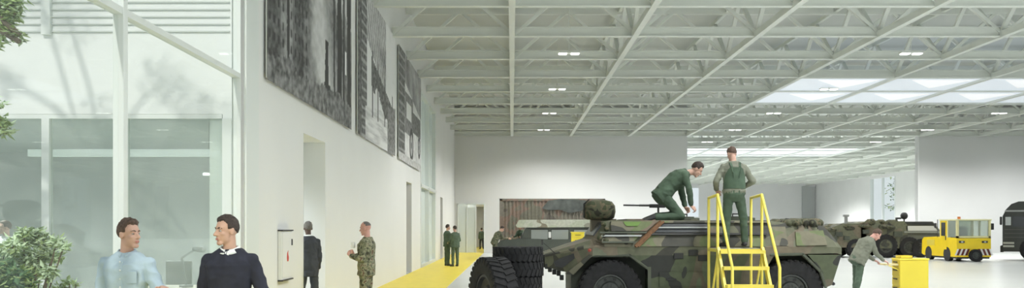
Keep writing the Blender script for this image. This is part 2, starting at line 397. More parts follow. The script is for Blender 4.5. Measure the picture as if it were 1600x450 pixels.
def m1(s, t, sd):
    n1 = fbm(s*6, t*5, sd); n2 = fbm(s*40, t*34, sd + 3); n3 = fbm(s*14, t*3, sd + 7)
    g = .20 + .10*n1 + .06*n2
    top = .95 - .35*s + .12*n3                       # ruined blocks against a smoky sky
    if t > top: g = .36 + .08*n1
    if s < .40:
        g = .13 + .07*n1 + .05*n2
        gx, gz = (s*26) % 1, (t*13) % 1
        if .3 < gx < .7 and .3 < gz < .75: g *= .45
        if int(s*9) % 2: g *= 1.5
    band = smooth(.16, .02, abs(s - .50 - (.55 - t)*.28 + .05*n1)); g = g*(1 - band) + (.40 + .10*n1 + .04*n2)*band
    for c, w, h in ((.615, .022, .40), (.80, .03, .97), (.865, .014, .8), (.955, .03, 1), (.72, .012, .7), (.18, .012, .8)):
        if abs(s - c - .012*n3) < w and t < h: g = .05 + .03*n2
    if abs(s - .62) < .045 and .03 < t < .17: g = .06
    if abs(s - .90) < .013 and .30 < t < .44: g = .55
    if t < .13 + .06*n1: g = .15 + .10*n2
    return g
def m2(s, t, sd):
    n1 = fbm(s*5, t*5, sd); n2 = fbm(s*36, t*36, sd + 2)
    g = .46 + .10*n1 + .03*n2
    if t > .80 - .55*s and s < .70: g = .20 + .10*n1 + (.14 if (s*18 + t*7) % 1 < .25 else 0) + .05*n2
    if s < .20: g = .10 + .06*n2 + (.10 if (t*16) % 1 < .3 and s > .08 else 0)
    if s > .16 and t < .20 + .14*s: g = .36 + .16*fbm(s*4, t*36, 8)
    d = abs(t - (.62 - .38*s) + .05*n1)
    if .30 < s < .92 and d < .10 + .05*n1: g = .10 + .08*n2
    for c in (.33, .47, .66, .9):
        if abs(s - c) < .014 and t < .75 - .3*s and t > .18: g = .09
    if s > .74 and t < .36 + .14*n1: g = .13 + .08*n2
    return g
def m3(s, t, sd):
    n1 = fbm(s*6, t*6, sd); n2 = fbm(s*36, t*36, sd + 2)
    g = .38 + .10*n1 + .05*n2
    if t > .80 - .25*s: g = .18 + .10*n1
    if s < .24: g = .10 + .06*n2 + (.08 if (t*12) % 1 < .25 else 0)
    if .24 < s < .60 and .28 < t < .66: g = .14 + .07*n2
    if .30 < s < .52 and .42 < t < .58: g = .42
    for cx, cz, r in ((.52, .20, .17), (.90, .24, .12)):
        d = math.hypot((s - cx)*1.9, t - cz)
        if d < r: g = .035 + .03*n2 if d > r*.6 else (.26 if d > r*.2 else .08)
    if .55 < s < .97 and .34 < t < .54: g = .11 + .05*n2
    if t < .07: g = .30 + .1*n2
    return g
mural(13.06, 19.93, m1, 'large black and white photo mural of dark building ruins, nearest the glass corner', 1.5, 1.25)
mural(20.74, 27.4, m2, 'pale black and white photo mural of a street and machinery, middle of three', 4.1, 1.75)
mural(28.25, 35.1, m3, 'narrow looking black and white mural with a truck wheel, beside the tall glazed bay', 7.7, 1.6)

# ------------------------------------------------------------------ hose cabinet
hc = thing('hose_cabinet', 'white wall cabinet with a red fire mark, low on the white wall', 'cabinet', (WX + .03, 14.2, .8))
MB().bb(-.025, .035, -.33, .33, .02, .78, bev=.006).build('cabinet_body', WHITE, hc)
dr = MB().bb(.034, .045, -.30, .30, .05, .75, bev=.003).build('door', WALL, hc)
MB().bb(-.025, .055, -.34, .34, .78, .80).build('edge_strip', BLACKP, hc); MB().bb(-.025, .055, -.34, .34, 0, .02).build('edge_strip', BLACKP, hc)
em = MB(); em.prism([(-.03, .30), (.04, .30), (.06, .36), (.02, .42), (.03, .47), (-.03, .43), (-.05, .36)], .044, .049, 'x'); em.build('fire_emblem', mat('fire_red', (.6, .05, .03), .5), dr)
MB().bb(.045, .06, .24, .27, .55, .65).build('handle', BLACKP, dr)
# ------------------------------------------------------------------ people
SKIN = mat('skin', (.55, .34, .26), .55, var=.06, scale=10)
SKINR = mat('skin_ruddy', (.60, .33, .27), .55, var=.08, scale=10)
SKINT = mat('skin_tan', (.50, .31, .22), .55, var=.06, scale=10)
SKIND = mat('skin_dark', (.10, .06, .045), .5, var=.05, scale=10)
LIP = mat('lip', (.42, .17, .14), .5)
EYEW = mat('eye_white', (.38, .36, .34), .3); EYED = mat('eye_dark', (.03, .02, .015), .2)
HBROWN = mat('hair_brown', (.085, .052, .035), .7, var=.5, scale=60, bump=.5)
HDARK = mat('hair_dark', (.035, .024, .018), .7, var=.5, scale=60, bump=.5)
HGREY = mat('hair_grey', (.16, .15, .14), .8, var=.3, scale=60, bump=.5)
BLUSH = mat('shirt_pale_blue', (.42, .53, .60), .85, var=.05, scale=5)
NAVY = mat('sweater_navy', (.018, .020, .032), .9, var=.2, scale=8, bump=.15)
SUITM = mat('suit_charcoal', (.045, .05, .06), .85, var=.15, scale=5)
GREENO = mat('overall_green', (.062, .098, .064), .9, var=.25, scale=5)
GREENS = mat('shirt_grey_green', (.18, .19, .145), .9, var=.2, scale=5)
GREENM = mat('overall_mid_green', (.075, .11, .075), .9, var=.25, scale=5)
WSHIRT = mat('shirt_white', (.75, .78, .76), .85, var=.04, scale=5)
JEANS = mat('trousers_dark', (.03, .035, .05), .9, var=.2, scale=6)
def remesh(mb, name, m, parent, vox, sm=3, fold=0, fs=6, seed=0, keep=None):
    bmesh.ops.recalc_face_normals(mb.b, faces=mb.b.faces)
    me = bpy.data.meshes.new(name); mb.b.to_mesh(me); mb.b.free()
    o = bpy.data.objects.new(name, me); COL.objects.link(o)
    r = o.modifiers.new('r', 'REMESH'); r.mode = 'VOXEL'; r.voxel_size = vox; r.use_smooth_shade = True
    if sm:
        s = o.modifiers.new('s', 'SMOOTH'); s.factor = .5; s.iterations = sm
    dg = bpy.context.evaluated_depsgraph_get(); dg.update()
    nm = bpy.data.meshes.new_from_object(o.evaluated_get(dg)); o.modifiers.clear(); o.data = nm
    nm.name = name
    nm.materials.clear(); nm.materials.append(m)
    if fold:
        S = Vector((seed*3.1, seed*1.7, seed)); ns = [v.normal.copy() for v in nm.vertices]
        for v, n_ in zip(nm.vertices, ns):
            c = v.co; q = noise.noise(Vector((c.x*fs*1.3 + c.z*fs*.6, c.y*fs*1.3, c.z*fs*1.5 - c.x*fs*.5)) + S)
            w = 1 - abs(q)*2.6
            v.co = c + n_*(fold*w + fold*.5*noise.noise(c*fs*3 + S))
    for p in nm.polygons: p.use_smooth = True
    o.parent = parent; return o
def hand(mb, wr, fd, pn, side, curl, r=1.0, n=8):
    """palm and five fingers; wr wrist, fd finger direction, pn palm normal (fingers curl toward it)"""
    fd = fd.normalized(); pn = (pn - fd*pn.dot(fd)).normalized(); sd = fd.cross(pn).normalized()*side
    rr = []
    for t, w, d in ((-.01, .026, .020), (.02, .034, .017), (.055, .041, .015), (.088, .040, .013), (.096, .034, .009)):
        c = wr + fd*t
        rr.append([c + sd*(w*math.cos(2*PI*i/12)) + pn*(d*math.sin(2*PI*i/12)) for i in range(12)])
    mb.rings(rr)
    for k, (o, L) in enumerate(((-.031, .068), (-.0105, .078), (.0105, .073), (.030, .058))):
        p = wr + fd*.085 + sd*o; a = curl*.35; d0 = fd
        for q, f in enumerate((.42, .32, .26)):
            a += curl*(.5 + .1*k)
            d = (fd*math.cos(a) + pn*math.sin(a) + sd*o*1.5).normalized(); e = p + d*L*f*r
            mb.cap(p, e, .0095 - .0007*q, .0088 - .0007*q, n); p = e
    p = wr + fd*.03 - sd*.03; d = (fd*.6 - sd*.75 + pn*.25).normalized(); e = p + d*.038; mb.cap(p, e, .013, .011, n)
    d = (fd*.85 - sd*.25 + pn*(.25 + .4*curl)).normalized(); mb.cap(e, e + d*.032, .0105, .009, n)
def person(label, loc, rz, k=1.0, lean=0, side=0, twist=0, ph=.95, legs=None, arms=None, hyaw=0, hpitch=0, tilt=0,
           top=None, bot=None, hair=HBROWN, skin=SKIN, boots=BLACKP, vox=.009, bald=False, group=None, curl=.5,
           extras=(), seed=1, topname='shirt', botname='trousers', neckfwd=.3, girth=1.0, shoulders=1.0, hem=-.12, waist=0, part=1, vol=1.0):
    t = thing('person', label, 'person', loc, math.radians(rz), group); t.scale = (k, k, k)
    V = Vector; R = V((1, 0, 0))
    le, si, tw = math.radians(lean), math.radians(side), math.radians(twist)
    pel = V((0, 0, ph))
    s = V((math.sin(si), math.sin(le), math.cos(le)*math.cos(si))).normalized()
    def fr(d):
        a = tw*min(1, max(0, d/.45)); r = (R*math.cos(a) + V((0, 1, 0))*math.sin(a)); r = (r - s*r.dot(s)).normalized()
        f = s.cross(r); return r, f
    bend = 0
    def sp(d):    # spine position with slight rounding when bending
        c = math.sin(le)*.06*math.sin(max(0, min(1, d/.55))*PI)
        r, f = fr(d); return pel + s*d - f*c
    def ring(mb_r, d, w, dp, oy=0, n=20):
        r, f = fr(d); c = sp(d) + f*oy
        mb_r.append([c + r*(w*math.cos(2*PI*i/n)) + f*(dp*math.sin(2*PI*i/n)) for i in range(n)])
    g = girth
    TR = [(-.11, .09, .085, 0), (-.04, .16*g, .105*g, -.01), (.05, .162*g, .112*g, -.005), (.17, .142*g, .102*g, 0), (.30, .155*g, .112*g, .006), (.41, .172*g, .112*g, .004),
          (.475, .165*g, .095, -.004), (.515, .125, .075, -.01), (.55, .068, .06, -.01)]
    # joints
    legs = legs or [((-.06, 0, -1), (0, -.03, -1)), ((.06, 0, -1), (0, -.03, -1))]
    arms = arms or [((-.16, 0, -1), (-.02, .2, -1)), ((.16, 0, -1), (.02, .2, -1))]
    J = {'h': [], 'k': [], 'a': [], 'f': [], 's': [], 'e': [], 'w': [], 'fd': [], 'pn': []}
    for sd_, L in zip((-1, 1), legs):
        r, f = fr(0); h = pel + R*(.088*sd_) + V((0, 0, -.03)); kn = h + V(L[0]).normalized()*.43; an = kn + V(L[1]).normalized()*.40
        J['h'].append(h); J['k'].append(kn); J['a'].append(an); J['f'].append(V(L[2]).normalized() if len(L) > 2 else V((sd_*.2, 1, 0)).normalized())
    for sd_, A in zip((-1, 1), arms):
        r, f = fr(.46); sh = sp(.442) + r*(.172*sd_*shoulders) - f*.005; el = sh + V(A[0]).normalized()*.285; wr = el + V(A[1]).normalized()*.25
        J['s'].append(sh); J['e'].append(el); J['w'].append(wr)
        J['fd'].append(V(A[2]).normalized() if len(A) > 2 else (wr - el).normalized()); J['pn'].append(V(A[3]).normalized() if len(A) > 3 else V((-sd_, .3, 0)).normalized())
    # head frame
    hy, hp_ = math.radians(hyaw), math.radians(hpitch)
    hf = V((math.sin(hy)*math.cos(hp_), math.cos(hy)*math.cos(hp_), -math.sin(hp_))); hr = hf.cross(V((0, 0, 1))).normalized()
    hu = hr.cross(hf).normalized()
    if tilt:
        q = Matrix.Rotation(math.radians(tilt), 3, hf); hr = q @ hr; hu = q @ hu
    nb = sp(.53); nd = (s*.75 + hf*neckfwd*.6 + hu*.35).normalized(); hc = nb + nd*.165
    H = lambda x, y, z: hc + hr*x + hf*y + hu*z
    AX = (hr, hf, hu)
    # body, one continuous skin mesh
    b = MB(); rg = []
    for d, w, dp, oy in TR: ring(rg, d, w*.93, dp*.9, oy)
    b.rings(rg)
    b.cap(sp(.5), H(0, -.022, -.06), .057, .052, 14)
    for i in (0, 1):
        b.cap(J['h'][i], J['k'][i], .078, .05, 12); b.cap(J['k'][i], J['a'][i], .05, .035, 12)
        b.cap(J['a'][i] + V((0, 0, -.02)), J['a'][i] + J['f'][i]*.15 + V((0, 0, -.03 if J['f'][i].z > -.5 else 0)), .033, .028, 10)
        b.cap(sp(.44), J['s'][i], .065, .055, 12); b.cap(J['s'][i], J['e'][i], .048, .038, 12); b.cap(J['e'][i], J['w'][i], .038, .026, 12)
        hand(b, J['w'][i], J['fd'][i], J['pn'][i], (1, -1)[i], curl)
    b.ell(H(0, -.008, .03), (.075, .094, .088), AX, 20, 14); b.ell(H(0, .022, -.03), (.06, .068, .083), AX, 20, 14)
    b.ell(H(0, .012, -.062), (.056, .06, .05), AX, 16, 10); b.cap(H(-.012, .066, -.098), H(.012, .066, -.098), .021, .021, 10)
    b.cap(H(0, .083, .012), H(0, .108, -.026), .009, .0145, 10); b.cap(H(-.011, .094, -.03), H(.011, .094, -.03), .009, .009, 8)
    b.cap(H(-.038, .07, .025), H(.038, .07, .025), .014, .014, 10); b.ell(H(-.036, .056, -.022), (.024, .022, .018), AX); b.ell(H(.036, .056, -.022), (.024, .022, .018), AX)
    b.ell(H(0, .08, -.062), (.026, .014, .014), AX)
    for q in (-1, 1):
        b.ell(H(q*.076, -.008, -.008), (.009, .019, .031), AX, 10, 8); b.ell(H(q*.079, -.018, .004), (.009, .01, .02), AX, 8, 6)
    body = remesh(b, 'body', skin, t, min(vox, .0085) if vox < .012 else vox, 2)
    e = MB()
    for q in (-1, 1):
        e.mi = 0; e.ell(H(q*.03, .0725, .003), (.0125, .0115, .0065), AX, 10, 8)
        e.mi = 1; e.ell(H(q*.03, .082, .003), (.0055, .003, .005), AX, 8, 6)
    e.build('eyes', [EYEW, EYED], t, smooth='full')
    e = MB()
    for q in (-1, 1): e.tube([H(q*.014, .088, .024), H(q*.032, .086, .031), H(q*.05, .071, .024)], .0034, 6)
    e.build('eyebrows', hair if not bald else HGREY, t)
    MB().cap(H(-.018, .090, -.060), H(.018, .090, -.060), .0045, .0045, 6).cap(H(-.014, .089, -.069), H(.014, .089, -.069), .005, .005, 6).build('lips', LIP, t, smooth='full')
    # hair
    hm = MB(); n, m = 36, 24; rr = []
    for j in range(1, m):
        ph2 = PI*j/m - PI/2; row = []
        for i in range(n):
            nz0 = noise.noise(V((i*.35, seed, 0))); a = 2*PI*i/n; d = V((math.cos(ph2)*math.cos(a), math.cos(ph2)*math.sin(a), math.sin(ph2)))
            y = d.y
            if bald: line = .05 if y < -.2 else (.9 if y > .1 else .4); 
            else: line = (.60 + .16*nz0 - .16*max(0, d.x*part)) if y > .55 else (.52 - (.55 - y)*1.25 if y > .05 else (-.13 - (.05 - y)*.6))
            if abs(d.x) > .75 and -.1 < y < .35 and not bald: line = min(line, -.15)
            up = d.z - line; kx = max(-1, min(1, up*9))
            nz = noise.noise(V((d.x*7, d.y*7, d.z*7)) + V((seed*5, 0, 0)))
            ext = (.006 + vol*(.013 + .006*d.x*part)*max(0, d.z)**1.5 + .008*nz*max(0, d.z) + .003*nz + (.004 if y > .5 and d.z > .4 else 0))*kx if kx > 0 else .02*kx
            if bald: ext = .003 if kx > 0 else -.02
            row.append(H(d.x*(.0755 + ext), -.008 + d.y*(.0955 + ext), .03 + d.z*(.0885 + ext)))
        rr.append(row)
    hm.rings(rr); hm.build('hair', hair, t, smooth='full')
    # clothes
    c = MB(); rg = []; ad = .02
    for d, w, dp, oy in [(hem, .165*g, .115*g, -.004)] + TR[1:-1] + [(.545, .078, .068, -.01)]:
        if d < hem + .03 and d > hem: continue
        x = ad*(1.0 if d < .46 else .5); ring(rg, d, w + x, dp + x, oy)
    c.rings(rg)
    for i in (0, 1):
        c.cap(sp(.44), J['s'][i], .082, .062, 14); c.cap(J['s'][i], J['e'][i], .063, .054, 14); c.cap(sp(.50), J['s'][i], .055, .05, 12); c.cap(J['e'][i], J['w'][i] - (J['w'][i] - J['e'][i]).normalized()*.03, .055, .040, 14)
    remesh(c, topname, top, t, vox*1.15, 2, .008, 6.5, seed)
    c = MB(); rg = []
    for d, w, dp, oy in ((-.16, .10, .10, 0), (-.10, .15*g, .115*g, -.008), (-.03, .172*g, .122*g, -.012), (.05, .168*g, .118*g, -.006), (.12, .152*g, .110*g, 0)) + (((.2, .165*g, .125*g, 0), (.26, .14*g, .11*g, 0)) if waist else ()): ring(rg, d, w, dp, oy)
    c.rings(rg)
    for i in (0, 1):
        sh = (J['a'][i] - J['k'][i]).normalized()
        c.cap(J['h'][i], J['k'][i], .100, .072, 14); c.cap(J['k'][i], J['a'][i] - sh*.02, .072, .058, 14)
    remesh(c, botname, bot, t, vox*1.15, 2, .006, 6, seed + 3)
    for i in (0, 1):
        a, f = J['a'][i], J['f'][i]; sh = (J['k'][i] - a).normalized(); dn = -sh
        c = MB(); sd2 = f.cross(dn).normalized()
        c.cap(a + sh*.06, a + dn*.03, .05, .046, 12); c.cap(a + dn*.045 - f*.03, a + dn*.045 + f*.14, .042, .04, 12)
        c.cap(a + dn*.055 + f*.14 - sd2*.01, a + dn*.055 + f*.16 + sd2*.01, .034, .034, 12); c.cap(a + dn*.01, a + f*.1 + dn*.035, .045, .036, 10)
        remesh(c, 'boot', boots, t, vox*1.2, 1)
    info = dict(H=H, sp=sp, fr=fr, J=J, hc=hc, AX=AX, V=V)
    for fn in extras: fn(t, info)
    return t
def collar(m, r=.072, hh=1.0):
    def f(t, I):
        sp, fr = I['sp'], I['fr']; rr, ff = fr(.5); c = MB(); n = 22
        for sg in (-1, 1):
            rows = []
            for j, (h, o) in enumerate(((.0, .012), (.04*hh, -.004), (.045*hh, .004), (.006, .012 + .014*hh))):
                row = []
                for i in range(n):
                    a = PI/2 + sg*(.22 + (PI - .22)*i/(n-1)); q = r + o - .006
                    row.append(sp(.525) + rr*(q*math.cos(a)) + ff*(q*1.0*math.sin(a) - .0) + Vector((0, 0, h - .03*max(0, math.sin(a)))))
                rows.append(row)
            vs = [[c.b.verts.new(p) for p in r_] for r_ in rows]
            for a_, b_ in zip(vs, vs[1:] + [vs[0]]):
                for i in range(n-1): c.b.faces.new((a_[i], a_[i+1], b_[i+1], b_[i]))
        c.build('collar', m, t, smooth='full')
    return f
def vneck(m):
    def f(t, I):
        sp, fr = I['sp'], I['fr']; rr, ff = fr(.5); c = MB(); P = lambda x, y, d: sp(d) + rr*x + ff*y
        for sg in (-1, 1):
            c.rings([[P(sg*.002, .080, .49), P(sg*.026, .066, .535), P(sg*.003, .070, .53)], [P(sg*.001, .098, .455), P(sg*.027, .086, .512), P(sg*.003, .09, .508)]])
        c.build('shirt_front', m, t)
    return f
def buttons(m):
    def f(t, I):
        sp, fr = I['sp'], I['fr']; rr, ff = fr(.3); c = MB()
        for d in (.47, .40, .33, .26, .19): MB().ell(sp(d) + ff*.138, (.007, .004, .007)).build('button', m, t)
        c = MB(); c.rings([[sp(d) + rr*x + ff*y for x, y in ((-.014, .11), (.014, .11), (.014, .1385 if d < .45 else .125), (-.014, .1385 if d < .45 else .125))] for d in (.0, .1, .2, .3, .4, .47)])
        c.build('placket', BLUSH, t)
    return f
def pocket(m):
    def f(t, I):
        sp, fr = I['sp'], I['fr']; rr, ff = fr(.36)
        MB().box(sp(.34) - rr*.085 + ff*.125, (.095, .012, .10), bev=.003).build('chest_pocket', m, t)
    return f
def watch(m):
    def f(t, I):
        w = I['J']['w'][0]; d = (w - I['J']['e'][0]).normalized(); MB().cyl(w - d*.01, w + d*.012, .032, 16).build('wristwatch', m, t)
    return f
def braces(m, bib=True):
    def f(t, I):
        sp, fr = I['sp'], I['fr']; c = MB()
        for sg in (-1, 1):
            for (d0, x0, y0), (d1, x1, y1) in zip(((.24, .05, -.142), (.34, .06, -.15), (.44, .072, -.138), (.515, .085, -.09), (.535, .088, -.02), (.50, .085, .09), (.40, .075, .146)), ((.34, .06, -.15), (.44, .072, -.138), (.515, .085, -.09), (.535, .088, -.02), (.50, .085, .09), (.40, .075, .146), (.3, .07, .148))):
                r, ff = fr(d0); r1, f1 = fr(d1); c.bar(sp(d0) + r*(sg*x0) + ff*y0, sp(d1) + r1*(sg*x1) + f1*y1, .04, .012)
        c.build('brace_straps', m, t)
        c = MB(); rg = []
        for d, w, dp, a0 in ((.06, .20, .132, 1), (.20, .20, .13, 1), (.30, .17, .150, 1), (.40, .11, .158, 1), (.43, .08, .158, 1)):
            r, ff = fr(d); o = sp(d); row = []
            n = 10
            for i in range(n): a = -PI/2 - (w/.19)*1.2 + (w/.19)*2.4*i/(n-1); row.append(o + r*(.202*math.cos(a)) + ff*(.158*math.sin(a)))
            for i in reversed(range(n)): a = -PI/2 - (w/.19)*1.2 + (w/.19)*2.4*i/(n-1); row.append(o + r*(.18*math.cos(a)) + ff*(.13*math.sin(a)))
            rg.append(row)
        c.rings(rg); c.build('bib_back', m, t, smooth=True)
    return f
def belt(m):
    def f(t, I):
        sp, fr = I['sp'], I['fr']; r, ff = fr(.1); c = MB(); rg = []
        for d in (.07, .11): rg.append([sp(d) + r*(.192*math.cos(2*PI*i/20)) + ff*(.142*math.sin(2*PI*i/20)) for i in range(20)])
        c.rings(rg).build('belt', m, t)
    return f
def cap_hat(m):
    def f(t, I):
        H, AX = I['H'], I['AX']; c = MB(); c.ell(H(0, -.006, .06), (.085, .104, .07), AX, 18, 10); c.ell(H(0, .11, .055), (.06, .05, .008), AX); c.build('cap', m, t, smooth='full')
    return f
def cup(t, I):
    pass

# the two men in front
pL = at(199, 0, 7.3)
person('man in a pale blue shirt looking to his left, beside the glass wall', (pL.x, 7.3, 0), 180, .965, lean=1, ph=.95,
       arms=[((-.42, .12, -.9), (-.38, .80, .22), (-.5, .8, .25), (.2, .3, -1)), ((.20, -.06, -1), (.05, .12, -1))],
       hyaw=-68, hpitch=-2, tilt=0, part=-1, vol=1.5, top=BLUSH, bot=JEANS, hair=HBROWN, vox=.0072, curl=.45, seed=2, girth=1.0, shoulders=1.02,
       extras=[collar(BLUSH), buttons(WHITE), pocket(BLUSH), watch(BLACKP), belt(BLACKP)])
pR = at(360, 0, 7.3)
person('dark haired man in a navy sweater over a white shirt, walking in front', (pR.x, 7.3, 0), 178, .98, lean=1, ph=.955,
       arms=[((-.34, -.12, -1), (-.12, .25, -1)), ((.22, -.05, -1), (.02, .2, -1))],
       hyaw=42, hpitch=2, top=NAVY, bot=JEANS, hair=HDARK, skin=SKINT, vox=.0072, seed=5, girth=1.04, shoulders=1.04,
       extras=[collar(WSHIRT, .073, 1.0), vneck(WSHIRT), belt(BLACKP)])
# suit in the doorway, seen from behind
person('grey haired man in a charcoal suit walking into the side doorway', (-3.80, 16.75, 0), 35, .985, lean=2, ph=.95,
       arms=[((-.10, .12, -1), (-.02, .45, -1)), ((.12, -.10, -1), (.02, .25, -1))], legs=[((-.03, .25, -1), (0, -.05, -1)), ((.03, -.12, -1), (0, -.3, -1))],
       hyaw=12, top=SUITM, bot=SUITM, hair=HGREY, skin=SKIND, vox=.009, seed=8, topname='suit_jacket', extras=[collar(WSHIRT, .068)], hem=-.22)
# camouflaged soldier holding a cup
ps = at(572, 0, 15.3)
def soldier_cup(t, I):
    w = (I['J']['w'][0] + I['J']['w'][1])/2
person('bald soldier in camouflage fatigues with arms raised, beside the white wall', (ps.x, 15.3, 0), 82, .985, lean=-2, ph=.95,
       arms=[((-.14, .10, -1), (.30, .95, .28), (.5, .6, .5), (.6, -.2, .1)), ((.22, .12, -1), (-.35, .9, .22), (-.6, .55, .4), (-.4, -.3, .5))],
       hyaw=6, hpitch=8, top=CAMOF, bot=CAMOF, hair=HGREY, skin=SKINR, bald=True, vox=.0085, seed=11, topname='camouflage_jacket', girth=1.13, curl=.9, extras=[belt(OLIVE)])
wc = at(552, 383, 15.3)
MBc = MB(); MBc.cyl((wc.x, 15.28, wc.z - .045), (wc.x, 15.28, wc.z + .05), .034, 16, .04)
tag(MBc.build('paper_cup', WHITE, smooth=True), 'white cup held up by the bald soldier', 'cup')
# mechanics on the armoured vehicle
person('mechanic in dark green overalls kneeling on the roof of the armoured vehicle', (2.68, 15.88, 1.787), -90, 1.07, lean=49, ph=.41,
       legs=[((-.14, .72, -.72), (0, -.98, -.08), (0, -.9, -.35)), ((.14, .60, -.78), (0, -.98, -.05), (0, -.9, -.35))],
       arms=[((-.12, .12, -1), (.06, .22, -1), (.1, .5, -.6), (.3, .3, -.7)), ((.12, .30, -1), (-.10, .15, -1), (0, .5, -.5), (-.3, .3, -.7))],
       hyaw=8, hpitch=38, top=GREENO, bot=GREENO, hair=HDARK, vox=.0085, seed=14, topname='overall_top', botname='overall_legs', neckfwd=.9, curl=.9, girth=1.16)
person('mechanic in green bib overalls standing on the yellow platform ladder, seen from behind', (3.66, 14.78, 1.315), 4, .945, lean=3, ph=.945,
       legs=[((-.10, 0, -1), (-.03, -.02, -1)), ((.20, 0, -1), (.04, -.02, -1))],
       arms=[((-.55, -.12, -1), (.25, .75, -.55), (.5, .6, -.4), (.3, .2, -.8)), ((.62, -.15, -1), (-.35, .75, -.35), (-.6, .6, -.2), (-.3, .2, -.8))],
       hyaw=-14, hpitch=24, tilt=4, top=GREENS, bot=GREENO, hair=HBROWN, vox=.0085, seed=17, botname='bib_overalls', girth=1.12, shoulders=1.06, extras=[braces(GREENO)], neckfwd=.4, hem=.04, waist=1)
# mechanic bent over the yellow cabinet
person('mechanic in grey green overalls leaning over the yellow tool cabinet', (7.74, 20.0, 0), -84, 1.0, lean=31, ph=.93,
       legs=[((-.12, .02, -1), (0, -.10, -1)), ((.12, -.18, -1), (0, -.22, -1))],
       arms=[((-.10, .22, -1), (.05, .75, -.6), (.1, .9, -.4), (.2, 0, -1)), ((.10, .32, -.95), (-.05, .75, -.6), (-.1, .9, -.4), (-.2, 0, -1))],
       hyaw=4, hpitch=42, top=GREENS, bot=GREENM, hair=HBROWN, skin=SKINR, vox=.009, seed=20, topname='overall_top', botname='overall_legs', neckfwd=.8, girth=1.36)
# pair far down the walkway
for lab, u, Y, rz, sd_, mt in (('tall mechanic in green overalls on the yellow walkway, left of a pair', 699, 37.4, -60, 23, GREENM), ('mechanic in green overalls with back turned on the yellow walkway, right of a pair', 711, 36.9, 35, 26, GREENM)):
    p = at(u, 0, Y)
    person(lab, (p.x, Y, .004), rz, .98 if sd_ == 23 else .95, top=mt, bot=mt, hair=HDARK, vox=.014, seed=sd_, topname='overall_top', botname='overall_legs', girth=1.2, arms=[((-.3, .1, -1), (.2, .8, -.3)), ((.3, .1, -1), (-.2, .8, -.3))])
p = at(752.5, 0, 64)
person('small distant person walking in the passage beyond the end wall', (p.x, 64, .004), 10, .88, top=GREENM, bot=JEANS, hair=HDARK, vox=.02, seed=30, girth=1.15,
       legs=[((-.05, .3, -1), (0, -.1, -1)), ((.05, -.2, -1), (0, -.3, -1))])
# men around the jeep
p = at(773, 0, 41.2)
person('man in dark camouflage bending over the bonnet of the jeep', (p.x, 41.2, 0), -75, 1.0, lean=28, top=CAMOD, bot=CAMOD, hair=HDARK, vox=.014, seed=33, topname='camouflage_jacket', girth=1.25, ph=.94,
       arms=[((-.1, .6, -.8), (0, 1, -.1)), ((.1, .6, -.8), (0, 1, -.1))], hpitch=30)
p = at(815, 0, 44.3)
person('man in dark green working behind the bonnet of the jeep', (p.x, 44.3, 0), 150, 1.0, lean=12, top=GREENO, bot=GREENO, hair=HDARK, vox=.014, seed=36, topname='overall_top', botname='overall_legs', girth=1.15,
       arms=[((-.1, .6, -.8), (0, 1, -.1)), ((.1, .6, -.8), (0, 1, -.1))], hpitch=20)
# people in the office
person('standing office visitor in a white shirt behind the glass, above the shrub', (-8.97, 15.9, 0), 170, .99, top=WSHIRT, bot=JEANS, hair=HBROWN, vox=.011, seed=40, hyaw=40)
person('seated office worker in dark clothes behind the shrub', (-8.6, 15.1, 0), 160, .97, ph=.50, legs=[((-.15, 1, -.05), (0, 0, -1)), ((.15, 1, -.05), (0, 0, -1))], top=SUITM, bot=JEANS, hair=HBROWN, vox=.011, seed=43,
       arms=[((-.1, .5, -.8), (.1, 1, .0)), ((.1, .5, -.8), (-.1, 1, .0))])
# ------------------------------------------------------------------ tyres and wheels
def tyre_mesh(R, W, lugs=26, rin=.56, n=44):
    """tyre whose axis is local Y, centred"""
    m = MB(); ri = R*rin; h = W/2
    m.lathe([(ri, -h*.72), (ri*1.06, -h*.86), (R*.80, -h*1.0), (R*.93, -h*.93), (R*.965, -h*.8), (R*.965, h*.8), (R*.93, h*.93), (R*.80, h), (ri*1.06, h*.86), (ri, h*.72)], (0, 0, 0), (0, 1, 0), n)
    for i in range(lugs):
        for s in (-1, 1):
            a = 2*PI*(i + (.5 if s > 0 else 0))/lugs
            rot = Matrix.Rotation(a, 4, 'Y') @ Matrix.Translation((0, s*h*.47, R*.965)) @ Matrix.Rotation(s*.35, 4, 'Z')
            g = bmesh.ops.create_cube(m.b, size=1, matrix=rot @ Matrix.Diagonal((2*PI*R/lugs*.60, h*.92, R*.055, 1)))
            g = bmesh.ops.create_cube(m.b, size=1, matrix=Matrix.Rotation(a, 4, 'Y') @ Matrix.Translation((0, s*h*.93, R*.90)) @ Matrix.Diagonal((2*PI*R/lugs*.5, h*.14, R*.13, 1)))
    return m
def rim_mesh(R, W, s=-1, holes=8, rin=.56):
    m = MB(); ri = R*rin; h = W/2
    m.lathe([(ri*1.02, s*h*.78), (ri*.93, s*h*.80), (ri*.88, s*h*.5), (ri*.60, s*h*.42), (ri*.52, s*h*.62), (ri*.25, s*h*.64), (.001, s*h*.64), (.001, -s*h*.3), (ri*.9, -s*h*.4), (ri*1.0, -s*h*.7)], (0, 0, 0), (0, 1, 0), 32)
    m.cyl((0, s*h*.55, 0), (0, s*h*.92, 0), ri*.23, 16)
    for i in range(10):
        a = 2*PI*i/10; m.cyl((ri*.38*math.cos(a), s*h*.6, ri*.38*math.sin(a)), (ri*.38*math.cos(a), s*h*.76, ri*.38*math.sin(a)), ri*.045, 6)
    return m
